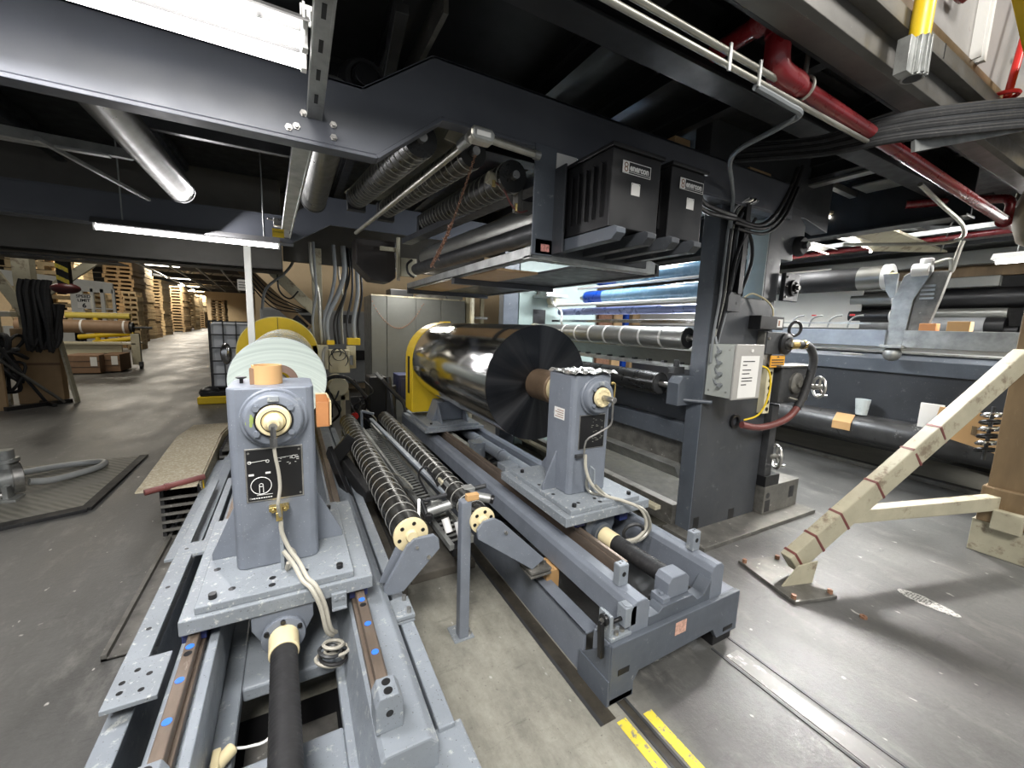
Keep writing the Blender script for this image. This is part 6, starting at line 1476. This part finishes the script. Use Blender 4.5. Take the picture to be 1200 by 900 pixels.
P('arm_plate', MB().prism([(1.73,1.45),(1.86,1.45),(1.86,1.9),(1.80,2.13),(1.70,2.22),(1.62,2.22),(1.60,2.15),(1.70,1.9)], 'yz', 5.38, 5.42), 'galv', t, .004)
P('arm_face', MB().prism([(1.60,1.50),(1.72,1.50),(1.70,1.9),(1.60,2.16),(1.48,2.16),(1.52,1.9)], 'yz', 5.40, 5.46), 'steeldirty', t, .004)
for k in range(4): P('louvre', MB().box(5.385,5.40,1.56,1.66,1.90+k*.04,1.918+k*.04), 'galv', t)
P('head', MB().cyl((5.42,1.75,2.18),(5.42,1.62,2.18),.07,20).cyl((5.42,1.66,2.22),(5.42,1.66,2.29),.05,16), 'opal', t, .006)
P('cable', MB().tube([(5.42,1.6,2.24),(5.42,1.50,2.26),(5.42,1.48,2.15),(5.42,1.46,2.30),(5.42,1.44,2.42)], .018), 'conduit', t)
P('grey_gusset', MB().prism([(1.86,2.17),(1.98,2.17),(1.94,2.0),(1.90,1.93),(1.86,1.93)], 'yz', 5.42, 5.45), 'galv', t)
t = T('dark_web_roller', 'big black roller with a white end ring, highest on the background machine', 'roller', (5.6,4,2.02))
P('roller_body', MB().cyl((5.6,2.05,2.16),(5.6,7.5,2.16),.125,48), paint('cloudy_black_roller', (.016,.016,.017), .55, var=.5, scale=2), t)
P('worn_band', MB().hollow((5.6,2.02,2.16),(5.6,2.24,2.16),.128,.10,48), 'drum', t)
P('end_ring', MB().hollow((5.6,1.97,2.16),(5.6,2.03,2.16),.135,.07,40), 'opal', t, .006)
P('hub', MB().cyl((5.6,1.93,2.16),(5.6,2.03,2.16),.045,20), 'cream', t, .004)
m = MB(); m.prism([(5.72,1.62),(5.735,1.62),(5.72,2.10),(5.705,2.10)], 'xz', 2.24, 7.4); m.prism([(5.72,2.10),(6.4,2.42),(6.41,2.41),(5.735,2.09)], 'xz', 2.9, 7.4)
S('white_paper_web', m, 'web', 'wide white paper web hanging below the big black roller', 'paper web')
for i, (z, r, mt, lb) in enumerate(((1.94,.07,'drum','grey roller tucked under the big black roller'),(1.76,.07,'black','black roller lowest beside the silver arm'))):
    t = T('idler_roller', lb, 'roller', (5.75,3,z-r))
    P('roller_body', MB().cyl((5.76,1.98,z),(5.76,2.35,z),r,32), mt, t)
    P('end_ring', MB().hollow((5.76,1.95,z),(5.76,1.98,z),r*1.05,r*.4,32), 'opal', t)
m = MB()
for k in range(4):
    y = 2.2+k*.19
    m.tube([(5.36,y,1.62),(5.36,y-.02,1.70),(5.36,y-.07,1.74),(5.36,y-.13,1.75)], .010)
m.box(5.35,5.37,2.0,3.2,1.66,1.675)
t = T('clamp_rail', 'small clips with red handles on the galvanised beam', 'clips', (5.36,2.6,1.6))
P('wires', m, 'galv', t)
P('red_handle', MB().box(5.35,5.37,2.15,2.19,1.745,1.765).box(5.35,5.37,2.52,2.56,1.745,1.76), 'redbright', t)
for i, (y0, y1, mt, lb) in enumerate(((1.50,1.62,'orange','orange folded carton on the galvanised beam'),(1.28,1.43,'card','small tan carton beside the orange one'))):
    S('small_carton', MB().box(5.36,5.46,y0,y1,1.60,1.67+.02*i), mt, lb, 'carton', bevel=.004)
# second line of rollers further right
t = T('distant_roller_bank', 'bank of wide dark and grey rollers behind the silver arm', 'rollers', (7.2,1.5,1.5))
P('side_frame', MB().box(6.9,7.6,1.15,1.28,0,2.5), 'black', t, .006)
P('grey_bar', MB().box(6.95,7.05,1.5,4.0,2.14,2.26), 'cab', t, .01)
P('upper_bar', MB().box(6.95,7.1,1.25,4.0,2.40,2.56), 'cab', t, .01)
P('brown_bar', MB().box(7.1,7.2,1.25,4.0,2.27,2.40), 'brown', t, .01)
P('black_roller', MB().cyl((7.1,1.3,2.02),(7.1,4.0,2.02),.12,32), 'black', t)
P('steel_roller', MB().cyl((7.0,1.4,1.84),(7.0,4.0,1.84),.06,32), 'drum', t)
P('grey_roller', MB().cyl((7.0,1.55,1.70),(7.0,4.0,1.70),.10,32), paint('pale_roller', (.30,.31,.32), .4, var=.1), t)
P('roller_end', MB().cyl((7.0,1.40,1.70),(7.0,1.55,1.70),.095,32).cyl((7.0,1.3,1.65),(7.0,1.42,1.65),.05,20), 'black', t)
# lamp reflectors
t = T('lamp_reflector', 'tilted folded lamp reflector hung by a wire above the silver arm', 'lamp', (5.6,1.95,2.4))
a0, a1 = Vector((4.30,2.05,2.62)), Vector((5.55,2.15,2.44)); b0 = Vector((6.55,1.85,2.50))
P('reflector_shell', MB().add([a0,a1,b0,Vector((4.7,1.95,2.62)),a0+Vector((0,0,.02)),a1+Vector((0,0,.02)),b0+Vector((0,0,.02)),Vector((4.7,1.95,2.65))],
   [(0,1,2,3),(7,6,5,4),(0,4,5,1),(1,5,6,2),(2,6,7,3),(3,7,4,0)]), 'creampaint', t)
for k in range(7):
    c = a0.lerp(a1, .05+k*.15); P('lamp_bulb', MB().ball(c+Vector((0,.0,-.02)),.014,10), 'lampdim', t)
P('hanging_wire', MB().tube([(6.4,1.86,2.5),(6.0,1.7,2.7),(5.8,1.6,2.85)], .008), 'galv', t)
for k, y in enumerate((2.15,2.55,2.95)):
    t = T('lamp_row', ['front','middle','rear'][k]+' white strip lamp row over the white paper web', 'lamp', (4.9,y,2.45))
    P('lamp_tube', MB().cyl((4.55+.1*k,y,2.50),(5.5,y,2.46),.008,12), 'lampdim', t)
    P('hanger_rod', MB().cyl((5.0,y,2.55),(5.0,y,2.86),.005,8), 'galv', t)
    P('reflector', MB().prism([(y-.07,2.50),(y,2.54),(y+.07,2.50),(y+.07,2.505),(y,2.55),(y-.07,2.505)], 'yz', 4.5, 5.55), 'opal', t)
t = T('strip_lamp', 'bright strip lamp at the right image edge above the background rollers', 'lamp', (5.9,.8,2.25))
P('hanger_rod', MB().cyl((5.9,1.2,2.34),(5.9,1.2,2.86),.005,8), 'galv', t)
P('lamp_tube', MB().cyl((5.9,1.32,2.265),(5.9,.2,2.265),.02,16), 'lamp', t)
P('housing', MB().prism([(5.80,2.28),(6.0,2.28),(5.94,2.34),(5.86,2.34)], 'xz', .2, 1.34), 'opal', t, .003)
# frames and pipes of the roof at right
for k, (a, b, w_, h_, mt, lb) in enumerate((
    ((4.0,1.9,2.76),(6.9,1.9,2.66),.05,.05,'galv','pale steel purlin above the folded reflector'),
    ((5.0,1.2,2.66),(5.0,3.6,2.66),.04,.08,'dkgrey','dark purlin running back above the silver arm'),
    ((5.9,1.2,2.62),(5.9,4.2,2.62),.04,.05,'galv','light purlin running back over the dark tank'),
    ((6.6,1.2,2.60),(6.6,4.2,2.60),.04,.07,'dkgrey','purlin further right over the background rollers'),
    ((4.7,2.9,2.70),(6.6,1.5,2.70),.05,.05,'galv','slanting roof brace at right'))):
    S('roof_purlin', MB().bar(a,b,w_,h_), mt, lb, 'purlin', bevel=.003)
t = T('red_sprinkler_pipe', 'thin dark red pipe running along behind the reflector at right', 'pipe', (6,2.5,2.5))
P('pipe', MB().cyl((6.2,3.8,2.60),(6.2,.8,2.60),.030,14), 'red', t)
m = MB(); m.box(4.6,9,.95,7,2.86,2.90); struct('ceiling_side', m, 'deck')
m = MB(); m.box(4.55,5.5,2.0,3.4,2.70,2.71); S('white_ceiling_sheet', m, 'opal', 'white reflective sheet above the lamp rows at right', 'sheet')
m = MB(); m.bar((6.8,1.2,2.62),(6.8,4,2.62),.9,.02); S('tan_duct', m, 'cab', 'grey duct bottom over the background rollers', 'duct')
# ================================================================== CAMERA, LIGHT
Mx = Matrix(((0.879,-0.036,0.475),(-0.475,-0.14,0.869),(0.035,-0.989,-0.14)))  # image axes (right, down, forward) in world
vx = Vector(Mx.col[0]); vd = Vector(Mx.col[1]); vf = Vector(Mx.col[2])
cam = bpy.data.cameras.new('camera'); co = bpy.data.objects.new('camera', cam); COL.objects.link(co)
vf.normalize(); vx = (vx-vf*vx.dot(vf)).normalized(); vu = vx.cross(vf)*1
rot = Matrix((vx, vu, -vf)).transposed()
co.matrix_world = Matrix.Translation((0,0,1.5)) @ rot.to_4x4()
cam.sensor_width = 36; cam.lens = 475/1200*36; cam.clip_start = .02; cam.clip_end = 300
scene.camera = co

def area(name, loc, target, size, power, col=(1,.97,.92), sy=None):
    l = bpy.data.lights.new(name, 'AREA'); l.energy = power; l.color = col; l.shape = 'RECTANGLE'; l.size = size; l.size_y = sy or size
    o = bpy.data.objects.new(name, l); COL.objects.link(o); o.location = loc
    o.rotation_euler = (Vector(target)-Vector(loc)).to_track_quat('-Z', 'Y').to_euler(); return o
# unseen high bay lamps, assumed in the hall outside the platform for ambient light
area('unseen_bay_lamp', (-1.0,-2.2,5.2), (.3,1.2,0), 1.6, 330)
area('unseen_bay_lamp', (4.5,-2.6,5.2), (2.6,.8,0), 1.2, 130)
area('unseen_bay_lamp', (8.8,1.9,5.0), (3.0,.6,0), .6, 90)
for k in range(7):
    area('aisle_light', (-5.5-k*1.0,12+k*11,4.5), (-6-k*1.2,12+k*11,0), 2.6, (120,260,450,600,700,700,800)[k], (1,.92,.78))
area('aisle_light', (-2.5,7.6,4.6), (-1.8,8.8,.3), .8, 35, (1,.95,.88))  # unseen light added near the caged tank to brighten it
area('strip_lamp_light', (5.9,.76,2.24), (4.9,.76,0), .12, 40, (1,.98,.95), 1.1)
area('lamp_row_light', (5.05,2.0,2.42), (2.6,.45,0), .32, 26, (1,.98,.95), .32).data.spread = 1.5
area('strip_lamp_light', (-.65,4.15,2.06), (.9,3.0,.6), .1, 12, (1,.98,1), 1.0)
area('strip_lamp_light', (-.6,1.45,2.22), (-.5,1.4,0), .2, 22, (1,.98,1), 1.1)
# machine lamps between and behind the frames
area('machine_lamp', (3.4,3.1,2.45), (2.9,3.1,0), .25, 110, (.93,.97,1), 1.8)
area('machine_lamp', (5.3,2.9,2.66), (5.3,2.6,0), .3, 70, (1,1,1), 2.6)
area('machine_lamp', (1.4,5.6,2.2), (1.5,5.6,0), 1.2, 25, (1,.97,.9), .3)
w = bpy.data.worlds.new('hall'); scene.world = w; w.use_nodes = True
w.node_tree.nodes['Background'].inputs[0].default_value = (.9,.95,1,1); w.node_tree.nodes['Background'].inputs[1].default_value = .35
vs_ = scene.view_settings; vs_.view_transform = 'Standard'; vs_.look = 'None'; vs_.gamma = 1; vs_.exposure = .55; vs_.use_curve_mapping = False
